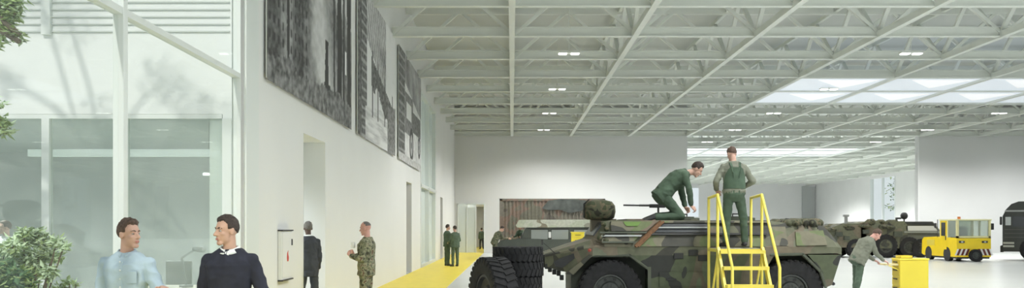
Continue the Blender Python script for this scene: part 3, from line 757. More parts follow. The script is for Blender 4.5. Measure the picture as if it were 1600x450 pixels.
def add_wheel(parent, x, y, z, R, W, s=-1, lugs=26, rz=0, rm=RIM, rin=.56):
    w = tyre_mesh(R, W, lugs, rin).build('wheel', RUB, parent, smooth=True); w.location = (x, y, z); w.rotation_euler = (0, 0, rz)
    r = rim_mesh(R, W, s, rin=rin).build('rim', rm, w, smooth=True)
    h = MB()
    for i in range(8):
        a = 2*PI*(i+.5)/8; c = R*rin*.73
        h.cyl((c*math.cos(a), s*W*.235, c*math.sin(a)), (c*math.cos(a), s*W*.262, c*math.sin(a)), R*rin*.09, 10)
    h.build('rim_holes', BLACK, w)
    return w

# ------------------------------------------------------------------ the armoured vehicle (side towards the viewer at y = 15.2)
Y0 = 15.2; YC = 16.45; HW = 1.25
av = thing('armoured_vehicle', 'large camouflaged four wheeled armoured vehicle with mechanics on top, in the middle', 'vehicle', (3.1, YC, 0))
def X(u): return (u - 800)/92.1 - 3.1
def Z(v): return EYE + (HZ - v)/92.1
def hull(sts, name, m, parent, bev=.012):
    """stations (x, [(halfwidth, z)...]) from top centre outward to bottom, mirrored"""
    b = MB(); rr = []
    for x, pr in sts:
        rr.append([(x, -w, z) for w, z in pr] + [(x, w, z) for w, z in reversed(pr)])
    b.rings(rr); return b.build(name, m, parent)
up = []
for u, zt, wt, zw, ww, zb, wb in (
    (853, 398, .62, 402, .80, 417, .80), (872, 392, .78, 398, .98, 424, .95), (900, 383, .90, 391, 1.14, 428, 1.10), (912, 379.5, .94, 389, 1.2, 412, 1.18),
    (926, 375, .98, 386.5, HW, 400, HW), (930, 371, .98, 386, HW, 399, HW), (948, 345.5, 1.0, 386, HW, 399, HW), (962, 344, 1.0, 386, HW, 399, HW),
    (1205, 344, 1.0, 386, HW, 399, HW), (1240, 349, 1.0, 386, HW, 397, HW), (1294, 353, 1.02, 386, HW, 396, HW), (1308, 372, 1.1, 386, HW, 396, HW), (1315, 386, 1.18, 387.5, HW, 398, HW)):
    up.append((X(u), [(wt, Z(zt)), (ww, Z(zw)), (wb, Z(zb))]))
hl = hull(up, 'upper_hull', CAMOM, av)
# dark lower hull and side panels
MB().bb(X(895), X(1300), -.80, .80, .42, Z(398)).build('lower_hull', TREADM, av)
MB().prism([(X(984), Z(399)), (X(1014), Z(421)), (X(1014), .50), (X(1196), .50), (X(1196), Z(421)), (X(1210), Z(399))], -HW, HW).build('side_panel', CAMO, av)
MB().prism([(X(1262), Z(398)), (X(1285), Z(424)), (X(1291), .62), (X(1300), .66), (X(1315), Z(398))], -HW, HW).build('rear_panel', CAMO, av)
for s in (-1, 1):
    a = MB(); a.tube([(X(925), s*1.2, Z(400)), (X(984), s*1.245, Z(399)), (X(1003), s*1.245, Z(413)), (X(1014), s*1.245, Z(421)), (X(1014), s*1.245, .5)], .025, 6); a.build('arch_trim', OLIVE, av)
    a = MB(); a.tube([(X(1205), s*1.245, Z(398)), (X(1254), s*1.245, Z(397)), (X(1282), s*1.245, Z(424)), (X(1290), s*1.245, .62)], .028, 6); a.build('arch_trim', OLIVE, av)
    MB().prism([(X(1012), Z(417)), (X(1017), Z(417)), (X(1017), .5), (X(1012), .5)], s*1.25, s*1.27).build('arch_edge', OLIVE, av)
# upper side faces: stowage strips, slats, rails lying on the sloping side (from z waist to top)
def side_pt(u, v, off=0.0):
    z = Z(v); t = (z - Z(386))/(Z(344) - Z(386)); y = -(HW + (1.0 - HW)*t); return Vector((X(u), y - off, z))
def side_quad(name, quad, th, m, par=av):
    b = MB(); b.rings([[side_pt(u, v, 0) for u, v in quad], [side_pt(u, v, th) for u, v in quad]]); return b.build(name, m, par)
side_quad('stowage_box', [(956, 346), (1030, 346), (1012, 361), (956, 361)], .05, CAMOL)
side_quad('stowage_box', [(944, 363), (1006, 363), (990, 378), (940, 378)], .04, CAMOL)
side_quad('side_slat', [(938, 362), (1012, 362), (1011, 364.5), (938, 364.5)], .075, OLIVE)
side_quad('side_slat', [(940, 367), (1004, 367), (1002, 369.5), (940, 369.5)], .07, GREYP)
side_quad('side_slat', [(941, 377), (992, 377), (990, 379.5), (941, 379.5)], .075, OLIVE)
side_quad('lower_strip', [(944, 380), (988, 380), (984, 385.5), (944, 385.5)], .02, CAMOL)
side_quad('side_window', [(1034, 349), (1108, 349), (1108, 363), (1020, 363)], .03, mat('dark_window', (.05, .055, .06), .25))
side_quad('window_rail', [(1028, 354.5), (1108, 354.5), (1108, 356.5), (1027, 356.5)], .06, GREYP)
side_quad('roof_rail', [(1036, 345), (1205, 345), (1205, 348), (1034, 348)], .05, CAMOL)
side_quad('window_rail', [(1020, 364), (1200, 364), (1200, 367), (1018, 367)], .06, BLACK)
side_quad('side_plate', [(1013, 368), (1196, 368), (1196, 385), (1000, 385)], .015, CAMOL)
side_quad('green_patch', [(976, 346.5), (1004, 346.5), (998, 353), (980, 353)], .065, mat('patch_green', (.14, .24, .06), .8))
side_quad('side_plate', [(1206, 354), (1232, 354), (1232, 384), (1206, 384)], .012, CAMOL)
side_quad('rear_stowage_box', [(1246, 362), (1290, 360), (1292, 383), (1244, 384)], .035, CAMOL)
b = MB(); b.bar(side_pt(992, 385, .06), side_pt(1035, 346, .07), .045, .045); b.bar(side_pt(997, 385, .05), side_pt(1040, 346, .06), .02, .03); b.build('tow_bar', RUST, av)
b = MB()
for u, v in ((945, 350), (949, 358), (943, 368), (947, 376), (938, 372)): b.ell(side_pt(u, v, .03), (.05, .05, .045), n=8, m=6)
b.build('camouflage_net_bundle', NET, av, smooth='full')
for u, v in ((1060, 400), (1083, 395), (1098, 403)): MB().box((X(u), -HW - .012, Z(v)), (.16, .03, .10), bev=.008).build('side_hatch', BLACK, av)
b = MB(); b.bb(X(1030), X(1100), -HW - .02, -HW, Z(447), Z(425)); b.build('side_door', CAMO, av)
b = MB(); b.bb(X(1040), X(1056), -HW - .045, -HW - .02, Z(438), Z(435)); b.build('door_handle', BLACK, av)
# nose details
b = MB()
b.prism([(X(866), Z(409)), (X(884), Z(401)), (X(906), Z(393)), (X(908), Z(397)), (X(880), Z(419)), (X(868), Z(417))], -1.12, -1.02); b.build('side_recess', BLACK, av)
b = MB(); b.rings([[(X(853), -.80, Z(402)), (X(912), -1.205, Z(389)), (X(912), -1.24, Z(390)), (X(853), -.84, Z(403))], [(X(853), -.80, Z(398.5)), (X(912), -1.205, Z(384)), (X(912), -1.24, Z(386)), (X(853), -.84, Z(400))]]); b.build('nose_rail', CAMOL, av)
b = MB(); b.rings([[(X(884), -1.1, Z(429)), (X(920), -1.25, Z(398)), (X(926), -1.25, Z(399)), (X(897), -1.1, Z(430))], [(X(884), -1.0, Z(429)), (X(920), -1.1, Z(398)), (X(926), -1.1, Z(399)), (X(897), -1.0, Z(430))]]); b.build('fender_brace', CAMOL, av)
for s in (-1, 1):
    h = MB().cyl((X(856), s*.62, Z(409)), (X(849), s*.62, Z(409)), .07, 16).build('headlamp', CHROME, av)
    MB().box((X(851), s*.62, Z(401)), (.09, .22, .03)).box((X(851), s*.74, Z(409)), (.08, .02, .16)).build('lamp_guard', BLACK, h)
b = MB(); b.tube([(X(852), -.5, .95), (X(845), -.5, .93), (X(845), .5, .93), (X(852), .5, .95)], .03, 8); b.build('front_bar', BLACK, av)
b = MB()
for u, v in ((856, 418), (861, 423), (868, 427), (875, 429), (880, 436)): b.box((X(u), -.78, Z(v)), (.07, .1, .09), bev=.01)
b.build('tow_shackles', BLACK, av)
MB().cap((X(921), -1.25, Z(391)), (X(921), -1.28, Z(391)), .03, .03, 10).build('side_marker_lamp', mat('marker_red', (.35, .06, .04), .4), av)
b = MB(); b.bar((X(868), -.95, Z(396)), (X(850), -.98, Z(380)), .012); b.box((X(848), -.98, Z(379)), (.03, .12, .09)); b.build('nose_mirror', BLACK, av)
# front glass
b = MB(); b.rings([[(X(932), -.9, Z(369)), (X(932), .9, Z(369)), (X(946), .9, Z(348)), (X(946), -.9, Z(348))], [(X(931)-.02, -.9, Z(369)+.01), (X(931)-.02, .9, Z(369)+.01), (X(945)-.02, .9, Z(348)+.01), (X(945)-.02, -.9, Z(348)+.01)]]); b.build('windscreen', mat('dark_window', (.05, .055, .06), .25), av)
# wheels
for u in (954, 1238):
    for s in (-1, 1):
        w = add_wheel(av, X(u), s*1.05, .545, .545, .37, s, 30, rin=.52)
for u in (954, 1238): MB().cyl((X(u), -.9, .545), (X(u), .9, .545), .09, 12).build('axle', BLACK, av)
# roof
zr = Z(344)
b = MB(); b.bb(X(985), X(1100), -.75, .75, zr, zr + .025, bev=.01); b.build('roof_plate', CAMOL, av)
for x, y, r in ((.05, .2, .33), (1.0, -.2, .3)):
    h = MB().cyl((x, y, zr), (x, y, zr + .05), r, 24).cyl((x, y, zr + .05), (x, y, zr + .075), r*.7, 20).build('roof_hatch', OLIVE, av, smooth=True)
    MB().tube([(x - .1, y, zr + .07), (x - .1, y, zr + .12), (x + .1, y, zr + .12), (x + .1, y, zr + .07)], .012, 6).build('hatch_handle', BLACK, h)
b = MB()
xa = (985 - 800)/85 - 3.1
b.cyl((-.68, .45, zr + .29), (-1.0, .45, zr + .295), .016, 8); b.cyl((-.5, .45, zr + .29), (-.7, .45, zr + .29), .02, 8); b.box((-.36, .45, zr + .28), (.3, .05, .07), bev=.01); b.cyl((-.34, .45, zr), (-.34, .45, zr + .25), .02, 8)
b.build('machine_gun', BLACK, av, smooth=True)
# round covered sight on the front roof
sx = (937 - 800)/86 - 3.1
sg = MB()
sg.rings([[(sx + wx*math.copysign(abs(math.cos(a))**.6, math.cos(a)), -.05 + wy*math.copysign(abs(math.sin(a))**.6, math.sin(a)), zr + z) for a in [2*PI*i/28 for i in range(28)]] for z, wx, wy in ((.02, .22, .2), (.05, .27, .25), (.16, .295, .28), (.27, .285, .27), (.345, .23, .22), (.375, .12, .12))])
so = sg.build('covered_sight', NET, av, smooth='full')
MB().bb(sx - .15, sx + .3, -.2, .12, Z(375) , zr + .03).build('sight_mount', CAMO, so)
MB().tube([(sx - .29, -.2, zr + .06), (sx - .29, -.2, zr + .3), (sx - .2, -.24, zr + .38)], .012, 6).build('cover_strap', BLACK, so)
# rear stowage roll
b = MB(); rnd = random.Random(3)
for i in range(22):
    u = 1240 + (i % 11)*5.2; b.ell((X(u), -.75 + .5*(i//11) + rnd.uniform(-.1, .1), Z(350) + rnd.uniform(-.01, .02)), (.10, .28, .085 + rnd.uniform(-.01, .02)), n=10, m=7)
b.build('rolled_camouflage_net', NET, av, smooth='full')
b = MB()
for u in (1252, 1268, 1284): b.tube([(X(u), -1.05, Z(357)), (X(u), -.9, Z(343)), (X(u), -.4, Z(341)), (X(u), .1, Z(348))], .012, 6)
b.build('net_straps', BLACK, av)
b = MB(); b.bb(X(1296), X(1312), -.9, .9, .75, Z(420)); b.tube([(X(1304), -.95, .72), (X(1312), -.95, .66), (X(1312), .95, .66)], .03, 6); b.build('rear_bumper', BLACK, av)
for s in (-1, 1): MB().box((X(1313), s*1.05, Z(396)), (.04, .18, .1), bev=.01).build('tail_lamp', mat('tail_red', (.2, .02, .02), .4), av)

# ------------------------------------------------------------------ yellow platform ladder
pl = thing('platform_ladder', 'bright yellow rolling platform ladder standing against the armoured vehicle', 'ladder', (3.66, 14.72, 0))
x0, x1 = -.355, .355; yn, yf = -.32, .33; zp = 1.29
MB().bb(x0, x1, yn, yf, zp - .02, zp + .005).build('platform', mat('grating', (.25, .24, .2), .6), pl)
b = MB()
for y in (yn, yf): b.bb(x0, x1, y - .02, y + .02, zp - .05, zp)
for x in (x0, x1): b.bb(x - .02, x + .02, yn, yf, zp - .05, zp)
b.build('platform_frame', YELR, pl)
for x in (x0, x1):
    b = MB(); b.tube([(x, yf, .05), (x, yf, 2.13), (x, yn, 2.16)], .024, 10); b.build('guard_rail', YELR, pl, smooth=True)
    b = MB(); b.tube([(x, yn, .05), (x, yn, 2.16)], .024, 10); b.build('upright', YELR, pl, smooth=True)
    b = MB(); b.tube([(x, yn, 2.16), (x*1.0, -1.28, 1.03), (x, -1.28, .08)], .024, 10); b.build('handrail', YELR, pl, smooth=True)
    b = MB(); b.bar((x, yn - .02, zp), (x, -1.30, .04), .04, .11); b.build('stringer', YELR, pl)
    b = MB(); b.bar((x, -1.28, .08), (x, yf, .08), .04, .05); b.bar((x, yf, .1), (x, yn, zp - .1), .03); b.build('base_rail', YELR, pl)
    for y in (-1.2, yf - .05):
        c = MB().cyl((x - .02, y, .05), (x + .02, y, .05), .05, 16).build('caster_wheel', RUB, pl, smooth=True)
for k, z in enumerate((1.27, 1.02, .75, .48, .22)):
    y = yn - (zp - z)*.86
    b = MB(); b.bb(x0, x1, y - .19, y + .02, z - .035, z); b.bb(x0, x1, y - .20, y - .18, z - .05, z + .005); b.build('step', YELR, pl)

# ------------------------------------------------------------------ tyres on the floor
def tyre_thing(label, loc, R, W, rot, group=None, lugs=26, rim=False):
    t = thing('tyre', label, 'tyre', loc, 0, group); t.rotation_euler = rot
    tyre_mesh(R, W, lugs).build('tread', RUB, t, smooth=True)
    if rim: rim_mesh(R, W, -1).build('rim', BLACKP, t, smooth=True)
    else:
        MB().lathe([(R*.56, -W*.34), (R*.565, -W*.40), (R*.5, -W*.40), (R*.49, -W*.34)], (0, 0, 0), (0, 1, 0), 40).build('bead', BLACKP, t, smooth=True)
    return t
px = at(770, 0, 13.1)
tyre_thing('big upright black tyre with blank rim, leaning at the left of the tyre stack', (px.x, 13.1, .605), .605, .36, (0, 0, math.radians(-68)), lugs=34, rim=True)
px = at(809, 0, 13.75)
sizes = [(.40, .225)]*6
for i in range(6):
    zz = .112 + i*.2235
    tyre_thing('black tyre lying flat in the stack, %s from the floor' % ORD[i+1], (px.x + (.012, -.01, .008, -.006, .014, 0)[i], 13.75, zz), .385 if i < 5 else .39, .222, (PI/2, 0, .1*i), 'stacked black tyres', 30)

# ------------------------------------------------------------------ shipping container
ct = thing('shipping_container', 'rusty brown and green camouflaged container behind the jeep', 'container', (2.1, 46.6, 0))
L, z0, z1, W = 5.5, .46, 3.1, 2.44
b = MB(); n = int(L/.2); pts = []
for i in range(n):
    x = -L/2 + .12 + i*(L - .24)/n; w = (L - .24)/n
    pts += [(x, 0), (x + w*.35, 0), (x + w*.5, .04), (x + w*.85, .04)]
pts += [(L/2 - .12, 0), (L/2 - .12, W), (-L/2 + .12, W)]
b.prism(pts, z0 + .1, z1 - .1, 'z'); b.build('ribbed_wall', CAMOB, ct)
b = MB()
for x in (-L/2 + .07, L/2 - .07):
    for y in (.06, W - .06): b.bb(x - .07, x + .07, y - .08, y + .07, z0, z1)
for z in (z0 + .06, z1 - .05):
    for y in (.04, W - .04): b.bb(-L/2, L/2, y - .06, y + .04, z - .06, z + .05)
b.build('frame', CAMOB, ct)
b = MB().bb(-L/2 + .1, L/2 - .1, .02, W, z1 - .08, z1); b.build('roof', CAMOB, ct)
tp = MB(); tp.prism([(-.55, 2.6), (-.2, 3.0), (.4, 3.08), (1.7, 3.02), (2.1, 2.75), (1.75, 2.5), (.9, 2.35), (.4, 2.52), (-.2, 2.5)], -.05, -.03); tp.build('tarpaulin', mat('tarp_grey', (.09, .10, .095), .9, var=.3, scale=3), ct)
b = MB()
for x in (-2.2, 2.2): b.bb(x - .25, x + .25, .1, W - .1, 0, z0)
b.build('support_block', BLACK, ct)

# ------------------------------------------------------------------ jeep in front of the container
jp = thing('jeep', 'dark green army jeep with a pale canvas roof, behind the tyres', 'car', (2.05, 42.0, 0))
jx = lambda u: (u - 800)/33.3 - 2.05
jz = lambda v: EYE + (HZ - v)/33.3
JG = mat('jeep_green', (.055, .065, .055), .5, var=.1, scale=3)
JW = glass('jeep_glass', tint=(.55, .6, .58), refl=1.0, milk=.35)
b = MB(); b.prism([(jx(777), jz(395)), (jx(777), jz(381)), (jx(782), jz(376)), (jx(810), jz(373)), (jx(814), jz(373)), (jx(926), jz(375)), (jx(928), jz(400)), (jx(776), jz(400))], 0, 1.75); b.build('lower_body', JG, jp)
b = MB(); b.prism([(jx(814), jz(373)), (jx(823), jz(355)), (jx(924), jz(355)), (jx(926), jz(373))], .08, 1.67); b.build('cabin', JG, jp)
b = MB(); b.prism([(jx(806), jz(352)), (jx(811), jz(343.5)), (jx(924), jz(343)), (jx(927), jz(355)), (jx(808), jz(355.5))], .0, 1.75); b.build('canvas_roof', camo('canvas_pale', [(.25, .25, .20), (.40, .43, .34), (.46, .48, .41), (.22, .20, .15)], 1.1, .9, (0, .36, .5, .62)), jp)
for a, c in ((830, 856), (862, 888), (897, 918)):
    w = MB().bb(jx(a), jx(c), .05, .07, jz(374), jz(359)).build('side_window', JW, jp)
    MB().bb(jx(a) - .03, jx(c) + .03, .04, .065, jz(375), jz(374)).bb(jx(a) - .03, jx(c) + .03, .04, .065, jz(359), jz(358)).build('window_frame', BLACK, w)
MB().bar((jx(813), .9, jz(374)), (jx(821), .9, jz(356)), 1.5, .03).build('windscreen', JW, jp)
MB().bb(jx(784), jx(808), .2, 1.55, jz(374) , jz(371.5)).build('bonnet', mat('bonnet_tan', (.25, .21, .14), .8, var=.2, scale=4), jp)
MB().bb(jx(829), jx(858), -.02, 0, jz(395), jz(376)).build('door', JG, jp)
MB().box((jx(815), -.12, jz(369)), (.06, .16, .22), bev=.02).build('wing_mirror', BLACK, jp)
MB().box((jx(859), .03, jz(367)), (.12, .01, .28), bev=.02).build('side_glint', WHITE, jp)  # white plate painted in for a reflection on the jeep's side
for u in (795, 905):
    for s, y in ((-1, .12), (1, 1.63)): add_wheel(jp, jx(u), y, .38, .38, .24, s, 20)
MB().bb(jx(775), jx(778), 0, 1.75, jz(396), jz(391)).build('bumper', BLACK, jp)
for s in (.25, 1.5): MB().cyl((jx(777), s, jz(384)), (jx(775.5), s, jz(384)), .09, 14).build('headlamp', CHROME, jp)

# yellow trolley behind the vehicle's nose
p = at(902.5, 0, 38.5)
yt = thing('tool_trolley', 'small bright yellow trolley seen over the nose of the armoured vehicle', 'trolley', (p.x, 38.5, 0))
MB().bb(-.27, .27, -.2, .2, .35, 1.38, bev=.02).build('cabinet_body', mat('yellow_bright', (.9, .78, .04), .4), yt)
MB().bb(-.29, .29, -.22, .22, 1.38, 1.42, bev=.008).build('top_tray', YEL, yt)
for z in (.45, .68, .91, 1.14): d = MB().bb(-.24, .24, -.215, -.2, z, z + .2, bev=.004).build('drawer', YEL, yt); MB().bb(-.12, .12, -.235, -.215, z + .14, z + .16).build('handle', BLACK, d)
for x in (-.22, .22):
    for y in (-.15, .15): MB().cyl((x - .02, y, .08), (x + .02, y, .08), .08, 14).bb(x - .015, x + .015, y - .015, y + .015, .1, .36).build('caster', RUB, yt)

# ------------------------------------------------------------------ yellow tool cabinet at right
p = at(1427, 0, 20.3)
tc = thing('tool_cabinet', 'waist high yellow tool cabinet with a side shelf, at the bent over mechanic', 'cabinet', (8.98, 20.2, 0))
MB().bb(-.32, .32, -.20, .20, .10, .90, bev=.012).build('cabinet_body', YELC, tc)
MB().bb(-.335, .335, -.215, .215, .90, .94, bev=.008).build('top_rim', YEL, tc)
for k, z in enumerate((.14, .34, .54, .72)):
    d = MB().bb(-.335, -.32, -.18, .18, z, z + .17, bev=.004).build('drawer', mat('drawer_yellow', (.60, .46, .04), .5), tc); MB().bb(-.35, -.335, -.1, .1, z + .12, z + .145).build('handle', BLACK, d)
MB().bb(-.62, -.34, -.16, .16, .78, .82).build('side_shelf', mat('shelf_yellow', (.70, .60, .30), .5), tc)
MB().bar((-.33, -.14, .68), (-.55, -.14, .78), .02).build('shelf_bracket', YELC, tc)
for x in (-.27, .27):
    for y in (-.15, .15): MB().cyl((x - .02, y, .05), (x + .02, y, .05), .05, 14).build('caster_wheel', RUB, tc)
tb = thing('tool_tray', 'small open yellow tray of tools on top of the yellow tool cabinet', 'tray', (8.84, 20.2, .94))
MB().bb(-.14, .14, -.12, .12, 0, .01).bb(-.14, -.13, -.12, .12, 0, .06).bb(.13, .14, -.12, .12, 0, .06).bb(-.14, .14, -.12, -.11, 0, .06).bb(-.14, .14, .11, .12, 0, .06).build('tray', YEL, tb)
MB().bar((-.1, 0, .03), (.1, .04, .03), .02).bar((-.08, -.06, .03), (.09, -.05, .03), .025).build('hand_tools', CHROME, tb)

# ------------------------------------------------------------------ yellow tow tractor
tt = thing('tow_tractor', 'yellow tow tractor with a glazed cab and red white hazard stripes', 'vehicle', (20.85, 42.0, 0))
TY = mat('tractor_yellow', (.90, .66, .02), .4, var=.04, scale=3); W = 1.6
HAZ = mat('hazard_dark_red', (.12, .02, .02), .5)
b = MB(); b.prism([(0, .22), (0, 1.12), (1.75, 1.12), (1.82, 1.16), (3.35, 1.12), (3.55, .98), (3.6, .3), (3.4, .22)], 0, W, 'x'); b.build('chassis_body', TY, tt)
POSTM = mat('post_pale', (.86, .80, .42), .4)
for x in (.05, W - .05):
    for y in (.05, 1.62): MB().bb(x - .05, x + .05, y - .05, y + .05, 1.1, 1.95).build('cab_post', POSTM, tt)
    MB().bb(x - .04, x + .04, .9, .98, 1.1, 1.95).build('cab_post', POSTM, tt)
MB().bb(0, W, 0, .1, 1.1, 1.20).build('window_sill', POSTM, tt)
b = MB().bb(-.03, W + .03, -.03, 1.72, 1.93, 2.0, bev=.02); b.build('cab_roof', mat('roof_pale', (.88, .84, .5), .4), tt)
b = MB().bb(.0, .03, .1, 1.6, 1.1, 1.93); 
TG = glass('tractor_glass', tint=(.75, .8, .74), refl=.8, milk=.25)
MB().bb(.1, W - .1, .04, .05, 1.2, 1.93).build('rear_window', TG, tt)
MB().bb(.1, W - .1, 1.66, 1.67, 1.2, 1.93).build('windscreen', TG, tt)
MB().bb(.03, .04, .1, .9, 1.15, 1.93).build('side_window', TG, tt)
dw = MB().bb(-.01, .03, .98, 1.6, .55, 1.93).build('cab_door', TY, tt)
MB().bb(-.018, -.008, 1.08, 1.5, 1.2, 1.85).build('door_window', mat('dark_window', (.05, .055, .06), .25), dw)
MB().bb(-.03, -.008, 1.02, 1.08, 1.0, 1.2).build('door_handle', BLACK, dw)
b = MB().bb(.3, .8, .7, 1.2, 1.12, 1.25).bb(.3, .8, .55, .68, 1.2, 1.65, bev=.03); b.build('driver_seat', BLACKP, tt)
b = MB().tube([(.55 + .16*math.cos(a), 1.4 + .05*math.sin(a), 1.45 + .16*math.sin(a)) for a in [2*PI*i/12 for i in range(13)]], .012, 6); b.build('steering_wheel', BLACKP, tt)
for s in (-1, 1):
    for k in range(3):
        x = W/2 + s*(.36 + k*.2); MB().prism([(x - .05 , .30), (x + .05, .30), (x + .05 - s*.12, .60), (x - .05 - s*.12, .60)], -.012, 0).build('hazard_stripe', HAZ, tt)
        x += s*.1; MB().prism([(x - .04, .30), (x + .04, .30), (x + .04 - s*.12, .60), (x - .04 - s*.12, .60)], -.011, 0).build('pale_stripe', WHITE, tt)
for x in (.22, W - .3): lp = MB().box((x, -.02, .93), (.26, .05, .10), bev=.015).build('rear_lamp', BLACKP, tt); MB().box((x, -.05, .93), (.1, .02, .06)).build('lamp_lens', CHROME, lp)
b = MB().bb(.62, .98, -.06, 0, .2, .5); b.build('tow_hitch', BLACK, tt)
for x, s in ((.1, -1), (W - .1, 1)):
    for y in (.95, 2.85):
        w = add_wheel(tt, x, y, .31, .31, .2, s, 18); w.rotation_euler = (0, 0, PI/2); 
        for c in w.children: c.scale = (1, 1, 1)
w = add_wheel(tt, .82, -.10, .30, .29, .18, -1, 18)
b = MB(); 
for y in (.95, 2.85): b.cyl((-.006, y, .33), (.02, y, .33), .345, 20)
b.build('wheel_arch', BLACK, tt)
MB().cyl((.35, .5, 2.0), (.35, .5, 2.12), .07, 14).build('beacon', mat('beacon_orange', (.8, .25, .05), .3), tt)
MB().cyl((.0, 1.9, 1.12), (.0, 1.9, 2.0), .02, 6).box((-.1, 1.9, 1.7), (.05, .16, .25), bev=.02).build('side_mirror', BLACKP, tt)
MB().box((W + .12, .1, 1.65), (.14, .05, .3), bev=.02).build('side_mirror', BLACKP, tt)
MB().bb(-.012, .01, 2.2, 3.0, .72, 1.0).build('side_panel', mat('panel_ochre', (.72, .58, .08), .5), tt)
MB().bb(.04, W-.04, .04, 3.4, .14, .24).build('underside', BLACK, tt)

# ------------------------------------------------------------------ long camouflaged engineering truck
et = thing('flatbed_truck', 'long camouflaged army truck with a low nose and open bed, left of the tow tractor', 'truck', (20.2, 47.6, 0))
ex = lambda u: (u - 800)/29.4 - 20.2
ez = lambda v: EYE + (HZ - v)/29.4
W = 2.5
b = MB(); b.prism([(ex(1288), ez(386)), (ex(1284), ez(364)), (ex(1300), ez(355)), (ex(1316), ez(349.5)), (ex(1340), ez(349)), (ex(1350), ez(347)), (ex(1356), ez(382)), (ex(1335), ez(387))], 0, W); b.build('nose', CAMOM, et)
b = MB(); b.prism([(ex(1345), ez(388)), (ex(1345), ez(352)), (ex(1352), ez(346)), (ex(1412), ez(345.5)), (ex(1418), ez(352)), (ex(1418), ez(377)), (ex(1405), ez(388))], 0, W); b.build('cab', CAMOM, et)
b = MB(); b.bb(ex(1340), ex(1478), .25, W - .25, ez(392), ez(378)); b.build('chassis', BLACK, et)
b = MB(); b.prism([(ex(1412), ez(346)), (ex(1458), ez(346)), (ex(1471), ez(362)), (ex(1471), ez(368)), (ex(1460), ez(382)), (ex(1412), ez(382))], 0.06, W); b.build('bed_side', mat('bed_olive', (.12, .125, .10), .7), et)
MB().prism([(ex(1416), ez(353)), (ex(1458), ez(353)), (ex(1465), ez(360.5)), (ex(1416), ez(360.5))], .0, .06).build('bed_panel', mat('panel_silver', (.62, .62, .58), .5), et)
MB().prism([(ex(1414), ez(347)), (ex(1456), ez(347)), (ex(1460), ez(351)), (ex(1414), ez(351))], .02, .06).build('bed_slot', BLACK, et)
MB().prism([(ex(1412), ez(361)), (ex(1466), ez(361)), (ex(1470), ez(364)), (ex(1412), ez(364))], -.02, .06).build('bed_rail', mat('rail_grey', (.22, .23, .2), .6), et)
b = MB(); rnd = random.Random(5)
for i in range(46):
    u = rnd.uniform(1296, 1410); v = 352 + rnd.uniform(-5, 4) if u > 1345 else 357 + rnd.uniform(-4, 6)
    b.ell((ex(u), rnd.uniform(-.05, 1.4), ez(v)), (rnd.uniform(.15, .4), .25, rnd.uniform(.1, .2)), n=8, m=6)
b.build('camouflage_bundles', NET, et, smooth='full')
for u, v, s in ((1310, 366, .25), (1322, 372, .2), (1300, 374, .3), (1360, 372, .3), (1402, 366, .3), (1352, 362, .22)): MB().box((ex(u), -.06, ez(v)), (s*1.5, .14, s), bev=.03).build('side_locker', TREADM, et)
b = MB(); b.bb(ex(1288), ex(1296), .1, W - .1, ez(390), ez(380)); b.tube([(ex(1286), 0, ez(372)), (ex(1286), W, ez(372))], .05, 8); b.build('front_bumper', BLACK, et)
for u, R in ((1337, .5), (1384, .62), (1421, .55), (1439, .5)):
    for s, y in ((-1, .12), (1, W - .12)): add_wheel(et, ex(u), y, R, R, .36, s, 20)
b = MB().cyl((ex(1424), .9, ez(346)), (ex(1424), .9, ez(341)), .04, 8).ell((ex(1424), .9, ez(337)), (.2, .16, .2)); b.build('searchlight', BLACK, et, smooth='full')
b = MB().cyl((ex(1408), .6, ez(346)), (ex(1408), .6, ez(341)), .06, 8).box((ex(1411), .6, ez(341)), (.25, .2, .1), bev=.02); b.build('periscope', BLACK, et)
b = MB().cyl((ex(1338), 1.5, ez(349)), (ex(1338), 1.5, ez(337)), .1, 10, .09).box((ex(1338), 1.5, ez(336.5)), (.3, .2, .12), bev=.03); b.build('exhaust_stack', mat('stack_grey', (.3, .31, .3), .6), et)

# ------------------------------------------------------------------ dark truck at right edge
dt = thing('army_truck', 'dark olive army truck with a rounded cab top, cut by the right edge', 'truck', (23.6, 43.2, 0), math.radians(-31))
dx = lambda u: (u - 800)/32.4 - 23.6
dz = lambda v: EYE + (HZ - v)/32.4
DT = mat('truck_dark', (.040, .043, .038), .6, var=.15, scale=3); W = 2.5
b = MB(); b.prism([(dx(1566), dz(393)), (dx(1566), dz(338)), (dx(1571), dz(327)), (dx(1578), dz(319)), (dx(1588), dz(315)), (dx(1640), dz(315)), (dx(1640), dz(393))], 0, W); b.build('cab', DT, dt)
b = MB(); b.bb(dx(1640), dx(1790), .35, W - .35, .75, 1.05); b.build('chassis', BLACK, dt)
b = MB(); b.bb(dx(1648), dx(1790), 0, W, 1.05, 2.7, bev=.04); b.build('load_body', OLIVE, dt)
MB().bb(dx(1569), dx(1596), -.03, 0, dz(331), dz(328.5)).build('roof_strip', mat('strip_grey', (.4, .41, .4), .5), dt)
MB().bb(dx(1570), dx(1577.5), -.02, 0, dz(352), dz(339)).build('quarter_window', mat('pale_glass', (.6, .64, .63), .3), dt)
MB().bb(dx(1580), dx(1625), -.015, 0, dz(354), dz(338)).build('side_window', mat('dark_window', (.05, .055, .06), .25), dt)
b = MB()
for v in (358, 364, 370): b.bb(dx(1569), dx(1640), -.03, 0, dz(v + 1.2), dz(v))
b.build('side_ribs', mat('rib_grey', (.10, .10, .085), .6), dt)
for v in (379, 384): MB().bb(dx(1567), dx(1582), -.05, 0, dz(v + 2), dz(v - 1)).build('marker_lamp', mat('lamp_grey', (.55, .56, .5), .4), dt)
MB().bb(dx(1563), dx(1567), -.02, W, dz(394), dz(384)).build('bumper', BLACK, dt)
MB().box((dx(1564), -.1, dz(345)), (.1, .2, .4), bev=.03).build('wing_mirror', BLACK, dt)
for u in (1607, 1700, 1760):
    for s, y in ((-1, .15), (1, W - .15)): add_wheel(dt, dx(u), y, .56, .56, .38, s, 22)
